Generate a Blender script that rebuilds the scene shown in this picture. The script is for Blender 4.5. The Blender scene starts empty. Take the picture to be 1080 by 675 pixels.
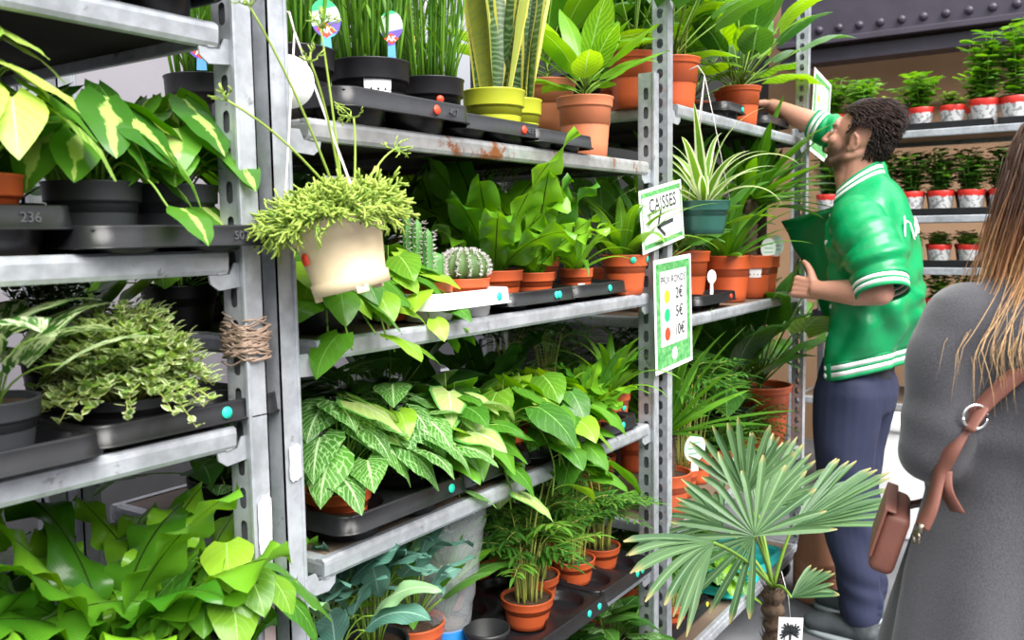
import bpy, bmesh, math, random
import numpy as np
from mathutils import Vector, Matrix
PI = math.pi
scene = bpy.context.scene
COL = scene.collection

# ------------------------------------------------------------------ camera
cam_data = bpy.data.cameras.new('camera')
cam_data.sensor_width = 36.0
cam_data.lens = 955.8 / 1080 * 36
cam_data.clip_start = 0.05
cam = bpy.data.objects.new('camera', cam_data)
COL.objects.link(cam)
yaw, pitch, roll = math.radians(33.94), math.radians(5.44), math.radians(-0.87)
fwd = Vector((math.cos(yaw)*math.cos(pitch), math.sin(yaw)*math.cos(pitch), -math.sin(pitch)))
rgt = Vector((math.sin(yaw), -math.cos(yaw), 0))
upv = rgt.cross(fwd)
rgt, upv = rgt*math.cos(roll) + upv*math.sin(roll), -rgt*math.sin(roll) + upv*math.cos(roll)
M = Matrix((rgt, upv, -fwd)).transposed().to_4x4()
M.translation = Vector((0, 0, 1.43))
cam.matrix_world = M
cam_data.dof.use_dof = True
cam_data.dof.focus_distance = 1.9
cam_data.dof.aperture_fstop = 6.3
scene.camera = cam

# ------------------------------------------------------------------ world, sun, exposure
world = bpy.data.worlds.new('world')
scene.world = world
world.use_nodes = True
nt = world.node_tree
nt.nodes.clear()
out = nt.nodes.new('ShaderNodeOutputWorld')
bg = nt.nodes.new('ShaderNodeBackground')
tc = nt.nodes.new('ShaderNodeTexCoord')
sep = nt.nodes.new('ShaderNodeSeparateXYZ')
rmp = nt.nodes.new('ShaderNodeValToRGB')
nt.links.new(tc.outputs['Generated'], sep.inputs[0])
nt.links.new(sep.outputs['Z'], rmp.inputs[0])
nt.links.new(rmp.outputs[0], bg.inputs[0])
nt.links.new(bg.outputs[0], out.inputs[0])
e = rmp.color_ramp.elements
e[0].position = 0.0; e[0].color = (0.05, 0.05, 0.055, 1)
e[1].position = 0.06; e[1].color = (0.20, 0.21, 0.235, 1)
e2 = rmp.color_ramp.elements.new(0.5); e2.color = (1.0, 1.02, 1.06, 1)
bg.inputs['Strength'].default_value = 1.25
sun_d = bpy.data.lights.new('sun', 'SUN')
sun_d.energy = 6.3
sun_d.angle = math.radians(50)
sun_d.color = (1.0, 0.97, 0.92)
sun = bpy.data.objects.new('sun', sun_d)
COL.objects.link(sun)
sun.rotation_euler = Vector((-0.30, -0.80, 1.0)).to_track_quat('Z', 'Y').to_euler()
scene.view_settings.view_transform = 'Standard'
scene.view_settings.look = 'None'
scene.view_settings.gamma = 1.0
scene.view_settings.use_curve_mapping = False
scene.view_settings.exposure = 0.6

# ------------------------------------------------------------------ materials
def newmat(name):
    m = bpy.data.materials.new(name)
    m.use_nodes = True
    t = m.node_tree
    b = t.nodes['Principled BSDF']
    return m, t, b

def mnode(t, op, a, b=None, c=None):
    n = t.nodes.new('ShaderNodeMath'); n.operation = op
    for i, v in enumerate((a, b, c)):
        if v is None: continue
        if isinstance(v, (int, float)): n.inputs[i].default_value = v
        else: t.links.new(v, n.inputs[i])
    return n.outputs[0]

def mixc(t, fac, a, b):
    n = t.nodes.new('ShaderNodeMix'); n.data_type = 'RGBA'
    for s, v in ((n.inputs['Factor'], fac), (n.inputs[6], a), (n.inputs[7], b)):
        if isinstance(v, (int, float)): s.default_value = v
        elif isinstance(v, tuple): s.default_value = (*v[:3], 1)
        else: t.links.new(v, s)
    return n.outputs[2]

def sstep(t, v, lo, hi):
    n = t.nodes.new('ShaderNodeMapRange'); n.interpolation_type = 'SMOOTHSTEP'
    t.links.new(v, n.inputs[0])
    n.inputs[1].default_value = lo; n.inputs[2].default_value = hi
    n.inputs[3].default_value = 0; n.inputs[4].default_value = 1
    return n.outputs[0]

def noise(t, scale, detail=3, coord=None, rough=0.5):
    n = t.nodes.new('ShaderNodeTexNoise')
    n.inputs['Scale'].default_value = scale
    n.inputs['Detail'].default_value = detail
    n.inputs['Roughness'].default_value = rough
    if coord is None:
        c = t.nodes.new('ShaderNodeTexCoord'); coord = c.outputs['Object']
    t.links.new(coord, n.inputs['Vector'])
    return n.outputs[0]

def bump(t, b, h, strength=0.3, dist=0.002):
    n = t.nodes.new('ShaderNodeBump')
    n.inputs['Strength'].default_value = strength
    n.inputs['Distance'].default_value = dist
    t.links.new(h, n.inputs['Height'])
    t.links.new(n.outputs[0], b.inputs['Normal'])

def simple(name, col, rough=0.5, metal=0.0, var=0.0, vscale=20, bmp=0.0, bscale=80, spec=0.5, alt=None):
    m, t, b = newmat(name)
    b.inputs['Roughness'].default_value = rough
    b.inputs['Metallic'].default_value = metal
    b.inputs['Specular IOR Level'].default_value = spec
    if var > 0:
        nz = noise(t, vscale, 4)
        a2 = alt if alt else tuple(c*0.55 for c in col)
        f = sstep(t, nz, 0.5-0.22, 0.5+0.22)
        f = mnode(t, 'MULTIPLY', f, var)
        t.links.new(mixc(t, f, col, a2), b.inputs['Base Color'])
    else:
        b.inputs['Base Color'].default_value = (*col, 1)
    if bmp > 0: bump(t, b, noise(t, bscale, 4), bmp)
    return m

def leafmat(name, base, dark=None, rib=None, ribw=0.05, veins=0, veincol=None, veinw=0.3, margin=None, mth=0.8,
            blotch=None, bth=0.5, bscale=3.0, centre=None, cth=0.4, bands=None, rough=0.38, trans=0.3, slant=0.35, tipy=None, vstr=0.4):
    m, t, b = newmat(name)
    if not name.startswith(('blue', 'new_blue', 'yellow_sword', 'fan')):
        base = (base[0]*1.12, base[1]*0.93, base[2]*0.62)
        if dark: dark = (dark[0]*0.9, dark[1]*0.78, dark[2]*0.6)
    dark = dark or tuple(c*0.5 for c in base)
    uvn = t.nodes.new('ShaderNodeUVMap')
    sp = t.nodes.new('ShaderNodeSeparateXYZ'); t.links.new(uvn.outputs[0], sp.inputs[0])
    a = mnode(t, 'ABSOLUTE', mnode(t, 'MULTIPLY_ADD', sp.outputs[0], 2.0, -1.0))
    v = sp.outputs[1]
    at = t.nodes.new('ShaderNodeAttribute'); at.attribute_name = 'var'
    rnd = at.outputs['Fac']
    tcn = t.nodes.new('ShaderNodeTexCoord')
    nz = noise(t, 14, 2, tcn.outputs['Object'])
    f = mnode(t, 'MULTIPLY_ADD', nz, 0.5, mnode(t, 'MULTIPLY_ADD', rnd, 0.9, -0.2))
    col = mixc(t, f, dark, base)
    if bands:
        vv = mnode(t, 'MULTIPLY_ADD', v, 26.0, mnode(t, 'MULTIPLY', nz, 5.0))
        s = mnode(t, 'SINE', mnode(t, 'MULTIPLY', vv, 6.28))
        col = mixc(t, sstep(t, s, -0.2, 0.9), col, bands)
    if centre:
        nn = noise(t, 32, 3, tcn.outputs['Object'])
        ff = mnode(t, 'ADD', a, mnode(t, 'MULTIPLY_ADD', nn, 1.3, -0.65))
        n = mnode(t, 'SUBTRACT', 1.0, sstep(t, ff, cth-0.05, cth+0.05))
        col = mixc(t, n, col, centre)
    if blotch:
        mp = t.nodes.new('ShaderNodeCombineXYZ')
        t.links.new(mnode(t, 'MULTIPLY', sp.outputs[0], 2.2), mp.inputs[0])
        t.links.new(v, mp.inputs[1])
        t.links.new(mnode(t, 'MULTIPLY', rnd, 37.0), mp.inputs[2])
        bn = noise(t, bscale, 3, mp.outputs[0], 0.65)
        col = mixc(t, sstep(t, bn, bth-0.03, bth+0.03), col, blotch)
    if veins:
        vv = mnode(t, 'SUBTRACT', mnode(t, 'MULTIPLY_ADD', v, float(veins), mnode(t, 'MULTIPLY', noise(t, 55, 2, tcn.outputs['Object']), 1.1)), mnode(t, 'MULTIPLY', a, veins*slant))
        s = mnode(t, 'ABSOLUTE', mnode(t, 'SUBTRACT', mnode(t, 'FRACT', vv), 0.5))
        vf = mnode(t, 'SUBTRACT', 1.0, sstep(t, s, 0.0, veinw))
        vc = veincol or tuple(min(1, c*1.5+0.02) for c in base)
        col = mixc(t, mnode(t, 'MULTIPLY', vf, vstr), col, vc)
    if margin:
        col = mixc(t, sstep(t, a, mth-0.05, mth+0.05), col, margin)
    if rib:
        n = mnode(t, 'SUBTRACT', 1.0, sstep(t, a, ribw*0.4, ribw*1.3))
        col = mixc(t, n, col, rib)
    if tipy:
        col = mixc(t, sstep(t, v, 0.86, 1.0), col, tipy)
    t.links.new(col, b.inputs['Base Color'])
    b.inputs['Roughness'].default_value = rough
    b.inputs['Specular IOR Level'].default_value = 0.38
    tr = t.nodes.new('ShaderNodeBsdfTranslucent')
    hs = t.nodes.new('ShaderNodeHueSaturation')
    hs.inputs['Saturation'].default_value = 1.15; hs.inputs['Value'].default_value = 1.5
    hs.inputs['Hue'].default_value = 0.485
    t.links.new(col, hs.inputs['Color']); t.links.new(hs.outputs[0], tr.inputs[0])
    mx = t.nodes.new('ShaderNodeMixShader'); mx.inputs[0].default_value = trans
    t.links.new(b.outputs[0], mx.inputs[1]); t.links.new(tr.outputs[0], mx.inputs[2])
    t.links.new(mx.outputs[0], t.nodes['Material Output'].inputs[0])
    bump(t, b, noise(t, 60, 2, tcn.outputs['Object']), 0.25, 0.002)
    return m

LM = dict(
 fern=leafmat('fern_leaf', (0.19, 0.50, 0.04), (0.035, 0.20, 0.015), rib=(0.03, 0.06, 0.01), ribw=0.05, veins=30, veincol=(0.24, 0.56, 0.06), veinw=0.25, rough=0.25, vstr=.12),
 fern_dark=leafmat('dark_fern_leaf', (0.05, 0.2, 0.03), (0.015, 0.08, 0.012), rib=(0.12, 0.25, 0.06), veins=16, veincol=(0.06, 0.2, 0.04), rough=0.33, trans=0.2),
 heart=leafmat('heart_leaf', (0.10, 0.33, 0.035), (0.04, 0.18, 0.025), rib=(0.2, 0.42, 0.1), ribw=0.035, veins=6, veincol=(0.14, 0.38, 0.06), veinw=0.12, rough=0.3),
 heart_lime=leafmat('lime_heart_leaf', (0.24, 0.5, 0.05), (0.09, 0.3, 0.03), rib=(0.35, 0.6, 0.15), ribw=0.035, veins=6, veincol=(0.3, 0.56, 0.1), veinw=0.12, rough=0.3),
 brasil=leafmat('streaked_heart_leaf', (0.09, 0.3, 0.04), (0.04, 0.18, 0.03), centre=(0.42, 0.58, 0.15), cth=0.2, rough=0.22),
 marble=leafmat('marbled_leaf', (0.08, 0.26, 0.05), (0.04, 0.16, 0.035), blotch=(0.62, 0.72, 0.42), bth=0.5, bscale=4, rough=0.35),
 syng=leafmat('veined_arrow_leaf', (0.08, 0.29, 0.05), (0.035, 0.17, 0.03), rib=(0.5, 0.68, 0.36), ribw=0.07, veins=9, veincol=(0.42, 0.62, 0.3), veinw=0.2, blotch=(0.3, 0.52, 0.2), bth=0.58, bscale=7, rough=0.42, vstr=.62),
 syng_pale=leafmat('pale_arrow_leaf', (0.42, 0.62, 0.28), (0.18, 0.42, 0.12), margin=(0.1, 0.33, 0.06), mth=0.86, rib=(0.6, 0.76, 0.45), ribw=0.05, veins=7, veincol=(0.5, 0.7, 0.36), rough=0.38),
 arrow=leafmat('bright_arrow_leaf', (0.4, 0.64, 0.2), (0.14, 0.4, 0.07), rib=(0.5, 0.7, 0.3), veins=6, rough=0.36),
 bushy=leafmat('small_cream_green_leaf', (0.24, 0.42, 0.16), (0.12, 0.28, 0.10), margin=(0.66, 0.72, 0.42), mth=0.55, rough=0.45),
 tiny=leafmat('small_dark_leaf', (0.06, 0.17, 0.05), (0.025, 0.09, 0.03), rough=0.45),
 herb=leafmat('herb_leaf', (0.14, 0.38, 0.06), (0.05, 0.22, 0.03), rib=(0.22, 0.45, 0.12), veins=7, rough=0.45, trans=0.35),
 herb_pale=leafmat('pale_herb_leaf', (0.3, 0.5, 0.15), (0.12, 0.32, 0.07), rib=(0.4, 0.6, 0.2), rough=0.45, trans=0.35),
 cane=leafmat('cane_leaf', (0.14, 0.38, 0.04), (0.05, 0.2, 0.02), rib=(0.3, 0.5, 0.1), rough=0.42),
 sans=leafmat('banded_sword_leaf', (0.06, 0.15, 0.055), (0.03, 0.09, 0.035), bands=(0.15, 0.25, 0.11), margin=(0.6, 0.56, 0.1), mth=0.76, rough=0.42, trans=0.06),
 sans_yellow=leafmat('yellow_sword_leaf', (0.46, 0.48, 0.08), (0.32, 0.38, 0.06), bands=(0.34, 0.4, 0.09), margin=(0.62, 0.58, 0.12), mth=0.8, rough=0.42, trans=0.08),
 lance=leafmat('lance_leaf', (0.19, 0.48, 0.05), (0.06, 0.24, 0.02), rib=(0.32, 0.56, 0.14), ribw=0.04, veins=14, veinw=0.15, rough=0.3, vstr=.1),
 aroid=leafmat('broad_leaf', (0.09, 0.28, 0.055), (0.035, 0.15, 0.03), rib=(0.22, 0.42, 0.14), ribw=0.05, veins=9, veincol=(0.13, 0.32, 0.08), veinw=0.14, rough=0.34),
 aroid_lime=leafmat('lime_broad_leaf', (0.26, 0.56, 0.07), (0.1, 0.36, 0.03), rib=(0.4, 0.64, 0.2), ribw=0.05, veins=9, rough=0.34, trans=0.36),
 palm=leafmat('feather_palm_leaf', (0.08, 0.27, 0.05), (0.03, 0.14, 0.03), rib=(0.16, 0.36, 0.08), rough=0.4),
 palm_lime=leafmat('young_palm_leaf', (0.17, 0.42, 0.07), (0.07, 0.25, 0.04), rib=(0.22, 0.42, 0.1), rough=0.4),
 fan=leafmat('fan_palm_leaf', (0.11, 0.21, 0.085), (0.045, 0.115, 0.045), rib=(0.2, 0.32, 0.14), ribw=0.1, rough=0.42, trans=0.15, tipy=(0.34, 0.3, 0.12)),
 spider=leafmat('striped_strap_leaf', (0.22, 0.46, 0.10), (0.12, 0.32, 0.05), margin=(0.72, 0.78, 0.5), mth=0.55, rough=0.35, trans=0.35),
 blue=leafmat('blue_green_leaf', (0.11, 0.25, 0.19), (0.045, 0.14, 0.10), rib=(0.25, 0.42, 0.34), ribw=0.06, veins=10, veincol=(0.2, 0.38, 0.3), veinw=0.12, rough=0.48, trans=0.15),
 blue_new=leafmat('new_blue_green_leaf', (0.24, 0.42, 0.2), (0.14, 0.32, 0.16), rib=(0.45, 0.6, 0.35), ribw=0.06, rough=0.48, trans=0.2),
 rhip=leafmat('coral_cactus_stem', (0.36, 0.56, 0.15), (0.14, 0.33, 0.05), rough=0.45, trans=0.1),
 strap=leafmat('strap_leaf', (0.12, 0.36, 0.05), (0.05, 0.2, 0.02), rib=(0.2, 0.42, 0.08), rough=0.36),
 stem=leafmat('green_stem', (0.22, 0.42, 0.08), (0.1, 0.27, 0.04), rough=0.45, trans=0.05),
 stem_pale=leafmat('pale_stem', (0.45, 0.55, 0.2), (0.3, 0.42, 0.1), rough=0.45, trans=0.05),
)
M_ = dict(
 terra=simple('orange_plastic', (0.58, 0.105, 0.03), 0.42, var=0.25, vscale=9, bmp=0.05),
 salmon=simple('salmon_terracotta', (0.66, 0.215, 0.10), 0.6, var=0.3, vscale=12, bmp=0.08),
 clay=simple('dusty_clay', (0.42, 0.17, 0.09), 0.75, var=0.4, vscale=8, bmp=0.15, alt=(0.5, 0.27, 0.18)),
 black=simple('black_plastic', (0.010, 0.010, 0.012), 0.42, var=0.5, vscale=30, alt=(0.018, 0.018, 0.02), spec=.35),
 charcoal=simple('charcoal_pot_plastic', (0.028, 0.031, 0.035), 0.5, var=0.5, vscale=16, alt=(0.045, 0.048, 0.053), spec=.4),
 tray=simple('black_tray_plastic', (0.009, 0.009, 0.011), 0.34, var=0.5, vscale=25, alt=(0.018, 0.018, 0.021), bmp=0.15, bscale=60, spec=.4),
 white=simple('white_plastic', (0.72, 0.71, 0.70), 0.45, var=0.2, vscale=10),
 cream=simple('cream_plastic', (0.72, 0.58, 0.38), 0.42, var=0.25, vscale=35, alt=(0.56, 0.44, 0.27), bmp=.1),
 lime=simple('lime_plastic', (0.46, 0.50, 0.03), 0.4, var=0.15, vscale=14),
 dkgreen=simple('dark_green_plastic', (0.02, 0.09, 0.07), 0.38),
 teal=simple('turquoise_plastic', (0.02, 0.42, 0.40), 0.4),
 grey=simple('grey_pot', (0.3, 0.3, 0.28), 0.6, var=0.3),
 soil=simple('potting_soil', (0.045, 0.026, 0.016), 0.95, var=0.8, vscale=120, bmp=1.0, bscale=160, alt=(0.10, 0.055, 0.03)),
 trunk=simple('fibrous_trunk', (0.06, 0.036, 0.022), 0.9, var=0.8, vscale=60, bmp=0.9, bscale=90, alt=(0.13, 0.085, 0.05)),
 dot_teal=simple('turquoise_sticker', (0.02, 0.66, 0.46), 0.5),
 dot_red=simple('red_sticker', (0.85, 0.06, 0.02), 0.5),
 dot_yellow=simple('yellow_sticker', (0.85, 0.75, 0.03), 0.5),
 dot_green=simple('green_sticker', (0.01, 0.42, 0.16), 0.5),
 paper=simple('white_paper', (0.82, 0.82, 0.82), 0.55),
 ink=simple('black_ink', (0.03, 0.035, 0.04), 0.6),
 wire=simple('white_wire', (0.7, 0.62, 0.6), 0.4),
 embos=simple('raised_tray_lettering', (0.09, 0.09, 0.10), 0.35),
)
def galv(name, base, rusty=0.0, streak=True):
    m, t, b = newmat(name)
    tcn = t.nodes.new('ShaderNodeTexCoord')
    n1 = noise(t, 9, 5, tcn.outputs['Object'], 0.6)
    n2 = noise(t, 55, 3, tcn.outputs['Object'])
    f = mnode(t, 'MULTIPLY_ADD', n1, 0.7, mnode(t, 'MULTIPLY', n2, 0.35))
    c = mixc(t, sstep(t, f, 0.33, 0.72), tuple(x*0.62 for x in base), base)
    n3 = noise(t, 22, 5, tcn.outputs['Object'], 0.7)
    c = mixc(t, mnode(t, 'MULTIPLY', sstep(t, n3, 0.62, 0.70), 0.6), c, (0.12, 0.10, 0.09))
    if rusty:
        n4 = noise(t, 7, 6, tcn.outputs['Object'], 0.75)
        c = mixc(t, sstep(t, n4, rusty, rusty+0.08), c, (0.28, 0.10, 0.035))
    t.links.new(c, b.inputs['Base Color'])
    b.inputs['Metallic'].default_value = 0.45
    t.links.new(mnode(t, 'MULTIPLY_ADD', n2, 0.25, 0.3), b.inputs['Roughness'])
    bump(t, b, n3, 0.12, 0.002)
    return m
M_['slot'] = galv('slot_shade_steel', (0.16, 0.17, 0.19))  # darkened galvanised steel standing in for the shade inside the slots
M_['galv'] = galv('galvanised_steel', (0.54, 0.57, 0.62))
M_['galv_rust'] = galv('rusty_galvanised_steel', (0.50, 0.51, 0.52), rusty=0.55)
M_['board'] = simple('stained_shelf_board', (0.10, 0.07, 0.05), 0.6, var=0.9, vscale=6, alt=(0.2, 0.15, 0.11), bmp=0.2)
M_['under'] = simple('dark_underside', (0.022, 0.017, 0.015), 0.85, var=0.8, vscale=5, alt=(0.045, 0.034, 0.03), spec=.15)  # near-black brown, darker than the board, with random lighter mottling

# ------------------------------------------------------------------ mesh helpers
class MB:
    def __init__(s): s.v = []; s.f = []; s.uv = []; s.c = []; s.m = []; s.n = 0
    def add(s, v, f, uv=None, c=0.5, m=0):
        v = np.asarray(v, float); k = len(v)
        s.v.append(v); o = s.n
        s.f.extend([tuple(i+o for i in q) for q in f]); s.m.extend([m]*len(f))
        s.uv.append(np.zeros((k, 2)) if uv is None else np.asarray(uv, float))
        s.c.append(np.full(k, c)); s.n += k
        return s
    def build(s, name, mats, parent=None, smooth=True, loc=None):
        me = bpy.data.meshes.new(name)
        if s.n:
            V = np.concatenate(s.v)
            me.from_pydata(V.tolist(), [], s.f)
            li = np.empty(len(me.loops), int); me.loops.foreach_get('vertex_index', li)
            ul = me.uv_layers.new(name='UVMap'); ul.data.foreach_set('uv', np.concatenate(s.uv)[li].ravel())
            at = me.attributes.new('var', 'FLOAT', 'POINT'); at.data.foreach_set('value', np.concatenate(s.c))
            me.polygons.foreach_set('material_index', s.m)
            me.polygons.foreach_set('use_smooth', [smooth]*len(me.polygons))
        for mm in (mats if isinstance(mats, (list, tuple)) else [mats]): me.materials.append(mm)
        me.update()
        o = bpy.data.objects.new(name, me); COL.objects.link(o)
        if parent: o.parent = parent
        if loc: o.location = loc
        return o

_gf = {}
def gridf(a, b, wrap=False):
    """faces of an a x b vertex grid; wrap closes the b direction"""
    k = (a, b, wrap)
    if k not in _gf:
        bb = b if wrap else b-1
        _gf[k] = [(i*b+j, i*b+(j+1) % b, (i+1)*b+(j+1) % b, (i+1)*b+j) for i in range(a-1) for j in range(bb)]
    return _gf[k]

def lathe(mb, prof, seg=28, c=(0, 0, 0), m=0, col=0.5, axis=None):
    a = np.linspace(0, 2*PI, seg, endpoint=False)
    P = np.array(prof, float)
    v = np.empty((len(P), seg, 3))
    v[:, :, 0] = P[:, :1]*np.cos(a); v[:, :, 1] = P[:, :1]*np.sin(a); v[:, :, 2] = P[:, 1:2]
    v = v.reshape(-1, 3)
    if axis is not None:
        R = np.array(Vector(axis).to_track_quat('Z', 'Y').to_matrix()); v = v@R.T
    mb.add(v+np.array(c), gridf(len(P), seg, True), None, col, m)
    return mb

def tube(mb, pts, r, seg=6, m=0, c=0.5, flat=1.0):
    P = np.asarray(pts, float); n = len(P)
    r = np.full(n, r) if np.isscalar(r) else np.asarray(r, float)
    T = np.gradient(P, axis=0); T /= np.linalg.norm(T, axis=1)[:, None]+1e-9
    ref = np.array([0, 0, 1.0]) if abs(T[:, 2]).mean() < 0.8 else np.array([1.0, 0, 0])
    S = np.cross(T, ref); S /= np.linalg.norm(S, axis=1)[:, None]+1e-9
    N = np.cross(S, T)
    a = np.linspace(0, 2*PI, seg, endpoint=False)
    V = P[:, None]+r[:, None, None]*(S[:, None]*np.cos(a)[None, :, None]+flat*N[:, None]*np.sin(a)[None, :, None])
    uv = np.zeros((n, seg, 2)); uv[:, :, 0] = 0.3; uv[:, :, 1] = np.linspace(0, 0.8, n)[:, None]
    f = list(gridf(n, seg, True))
    f.append(tuple(range(seg))[::-1]); f.append(tuple((n-1)*seg+i for i in range(seg)))
    mb.add(V.reshape(-1, 3), f, uv.reshape(-1, 2), c, m)
    return mb

def bez(p0, p1, p2, n=8):
    t = np.linspace(0, 1, n)[:, None]
    p0, p1, p2 = map(np.array, (p0, p1, p2))
    return (1-t)**2*p0+2*t*(1-t)*p1+t*t*p2

def crom(pts, n=6):
    """smooth curve through points"""
    P = [np.array(p, float) for p in pts]; P = [2*P[0]-P[1]]+P+[2*P[-1]-P[-2]]
    o = []
    for i in range(1, len(P)-2):
        for t in np.linspace(0, 1, n, endpoint=False):
            a, b, c, d = P[i-1:i+3]
            o.append(0.5*((2*b)+(c-a)*t+(2*a-5*b+4*c-d)*t*t+(3*b-a-3*c+d)*t**3))
    o.append(P[-2]); return np.array(o)

def box(mb, lo, hi, bev=0.0, m=0, M4=None, seg=2):
    bm = bmesh.new(); bmesh.ops.create_cube(bm, size=1)
    lo, hi = Vector(lo), Vector(hi)
    for v in bm.verts: v.co = Vector([(lo[i]+hi[i])/2+v.co[i]*(hi[i]-lo[i]) for i in range(3)])
    if bev: bmesh.ops.bevel(bm, geom=bm.edges[:], offset=bev, segments=seg, profile=0.5, affect='EDGES')
    if M4 is not None: bm.transform(M4)
    bm.verts.index_update()
    mb.add([v.co[:] for v in bm.verts], [tuple(v.index for v in f.verts) for f in bm.faces], None, 0.5, m)
    bm.free(); return mb

def ext(mb, poly, d0, d1, frame, m=0):
    """extrude a 2-D polygon: frame = (origin, ex, ey, ez), depth d0..d1 along ez"""
    o, ex, ey, ez = [np.array(q, float) for q in frame]
    n = len(poly); P = np.array(poly, float)
    A = o+P[:, :1]*ex+P[:, 1:2]*ey
    V = np.concatenate([A+ez*d0, A+ez*d1])
    f = [tuple(range(n))[::-1], tuple(range(n, 2*n))]+[(i, (i+1) % n, n+(i+1) % n, n+i) for i in range(n)]
    mb.add(V, f, None, 0.5, m); return mb

# ------------------------------------------------------------------ object helpers
def tag(o, label=None, cat=None, group=None, kind=None):
    if label: o['label'] = label
    if cat: o['category'] = cat
    if group: o['group'] = group
    if kind: o['kind'] = kind
    return o

def empty(name, loc=(0, 0, 0), rz=0, **k):
    o = bpy.data.objects.new(name, None); COL.objects.link(o)
    o.location = loc; o.rotation_euler = (0, 0, rz); o.empty_display_size = 0.05
    return tag(o, **k)

KIDS = {}
def kids(o):
    return [c for c in o.children]

def copy_tree(o, parent=None):
    c = o.copy(); COL.objects.link(c)
    if parent: c.parent = parent
    for ch in list(o.children): copy_tree(ch, c)
    return c

def struct(name, mb, mats, smooth=False):
    return tag(mb.build(name, mats, smooth=smooth), kind='structure')

# ------------------------------------------------------------------ setting
mb = MB(); box(mb, (-3, -4, -0.1), (9, 6, 0))
fl, t, b = newmat('asphalt_floor')
n1 = noise(t, 3, 6); n2 = noise(t, 140, 3)
t.links.new(mixc(t, sstep(t, n1, 0.35, 0.65), (0.085, 0.088, 0.098), (0.15, 0.152, 0.165)), b.inputs['Base Color'])
b.inputs['Roughness'].default_value = 0.62; bump(t, b, n2, 0.3, 0.002)
struct('floor', mb, fl)
wallm = simple('pale_lilac_render', (0.25, 0.235, 0.27), 0.8, var=0.35, vscale=2.5, alt=(0.19, 0.18, 0.21), bmp=0.2, bscale=40)
darkm = simple('near_black_wall', (0.010, 0.011, 0.013), 0.85, var=0.5, vscale=4)  # near-black so the view behind the right trolley stays dark
mb = MB(); box(mb, (-2.5, 2.35, 0.0), (2.9, 2.45, 3.2))
struct('wall_back', mb, wallm)
mb = MB(); box(mb, (-2.5, 2.31, 0.0), (2.9, 2.35, 0.95)); struct('trim_1', mb, simple('dark_grey_plinth', (0.09, 0.09, 0.1), 0.7, var=0.3))
mb = MB(); box(mb, (2.9, 2.04, 0.0), (6.6, 2.13, 3.2)); struct('wall_left', mb, darkm)
tanm, t, b = newmat('tan_render')
n1 = noise(t, 1.2, 4)
t.links.new(mixc(t, sstep(t, n1, 0.35, 0.65), (0.42, 0.25, 0.14), (0.5, 0.31, 0.19)), b.inputs['Base Color']); b.inputs['Roughness'].default_value = 0.85
mb = MB(); box(mb, (6.2, -4.0, 0.0), (6.35, 2.04, 3.2)); struct('wall_far', mb, tanm)
# riveted steel beam over the far wall
beam = empty('steel_beam', (5.9, -0.8, 2.76), label='dark riveted steel beam spanning above the far plant rack', cat='beam')
beamm = simple('purple_grey_paint', (0.07, 0.06, 0.085), 0.4, var=0.4, vscale=8)
mb = MB()
box(mb, (-0.02, -3.2, -0.16), (0.14, 2.66, 0.30), 0.004); box(mb, (-0.10, -3.2, -0.20), (0.14, 2.66, -0.165), 0.004); box(mb, (-0.10, -3.2, 0.30), (0.14, 2.66, 0.34), 0.004)
box(mb, (-0.03, -3.2, -0.30), (0.14, 2.66, -0.215), 0.003)
mb.build('web', beamm, beam, smooth=False)
mb = MB()
for i in range(48):
    lathe(mb, [(0.026, 0), (0.025, 0.008), (0.019, 0.018), (0.008, 0.023), (0.0005, 0.024)], 12, (-0.02, -3.1+i*0.12, -0.10), axis=(-1, 0, 0))
tag(mb.build('rivets', beamm, beam), kind='stuff')
mb = MB(); tube(mb, [(6.15, -3.5, 2.19), (6.15, 1.84, 2.19)], 0.018, 10); tag(mb.build('conduit', simple('tan_pipe', (0.4, 0.25, 0.16), 0.6)), 'tan pipe running along the far wall under the beam', 'pipe')

# ------------------------------------------------------------------ trolleys
def slotted(mb, x, y0, y1, z0, z1, pitch=0.05, sw=0.007, sh=0.016, fl=False):
    """a strip in the plane x=const with oval holes"""
    n = int((z1-z0)/pitch); yc = (y0+y1)/2; S = 16
    a = np.linspace(0, 2*PI, S, endpoint=False)
    hy = (y1-y0)/2; hz = pitch/2
    oy = np.cos(a)*sw; oz = np.where(np.sin(a) >= 0, 1, -1)*(sh-sw)*(np.abs(np.sin(a)) > 0.05)+np.sin(a)*sw
    k = np.maximum(np.abs(np.cos(a))/hy, np.abs(np.sin(a))/hz); qy = np.cos(a)/k; qz = np.sin(a)/k
    for j in (2, 6, 10, 14):
        qy[j] = math.copysign(hy, qy[j]); qz[j] = math.copysign(hz, qz[j])
    for i in range(n):
        zc = z0+(i+0.5)*pitch
        V = np.concatenate([np.stack([np.full(S, x), yc+oy, zc+oz], 1), np.stack([np.full(S, x), yc+qy, zc+qz], 1)])
        f = [(j, (j+1) % S, S+(j+1) % S, S+j) for j in range(S)]
        mb.add(V, f)
    if z0+n*pitch < z1: mb.add([(x, y0, z0+n*pitch), (x, y1, z0+n*pitch), (x, y1, z1), (x, y0, z1)], [(0, 1, 2, 3)])

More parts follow.
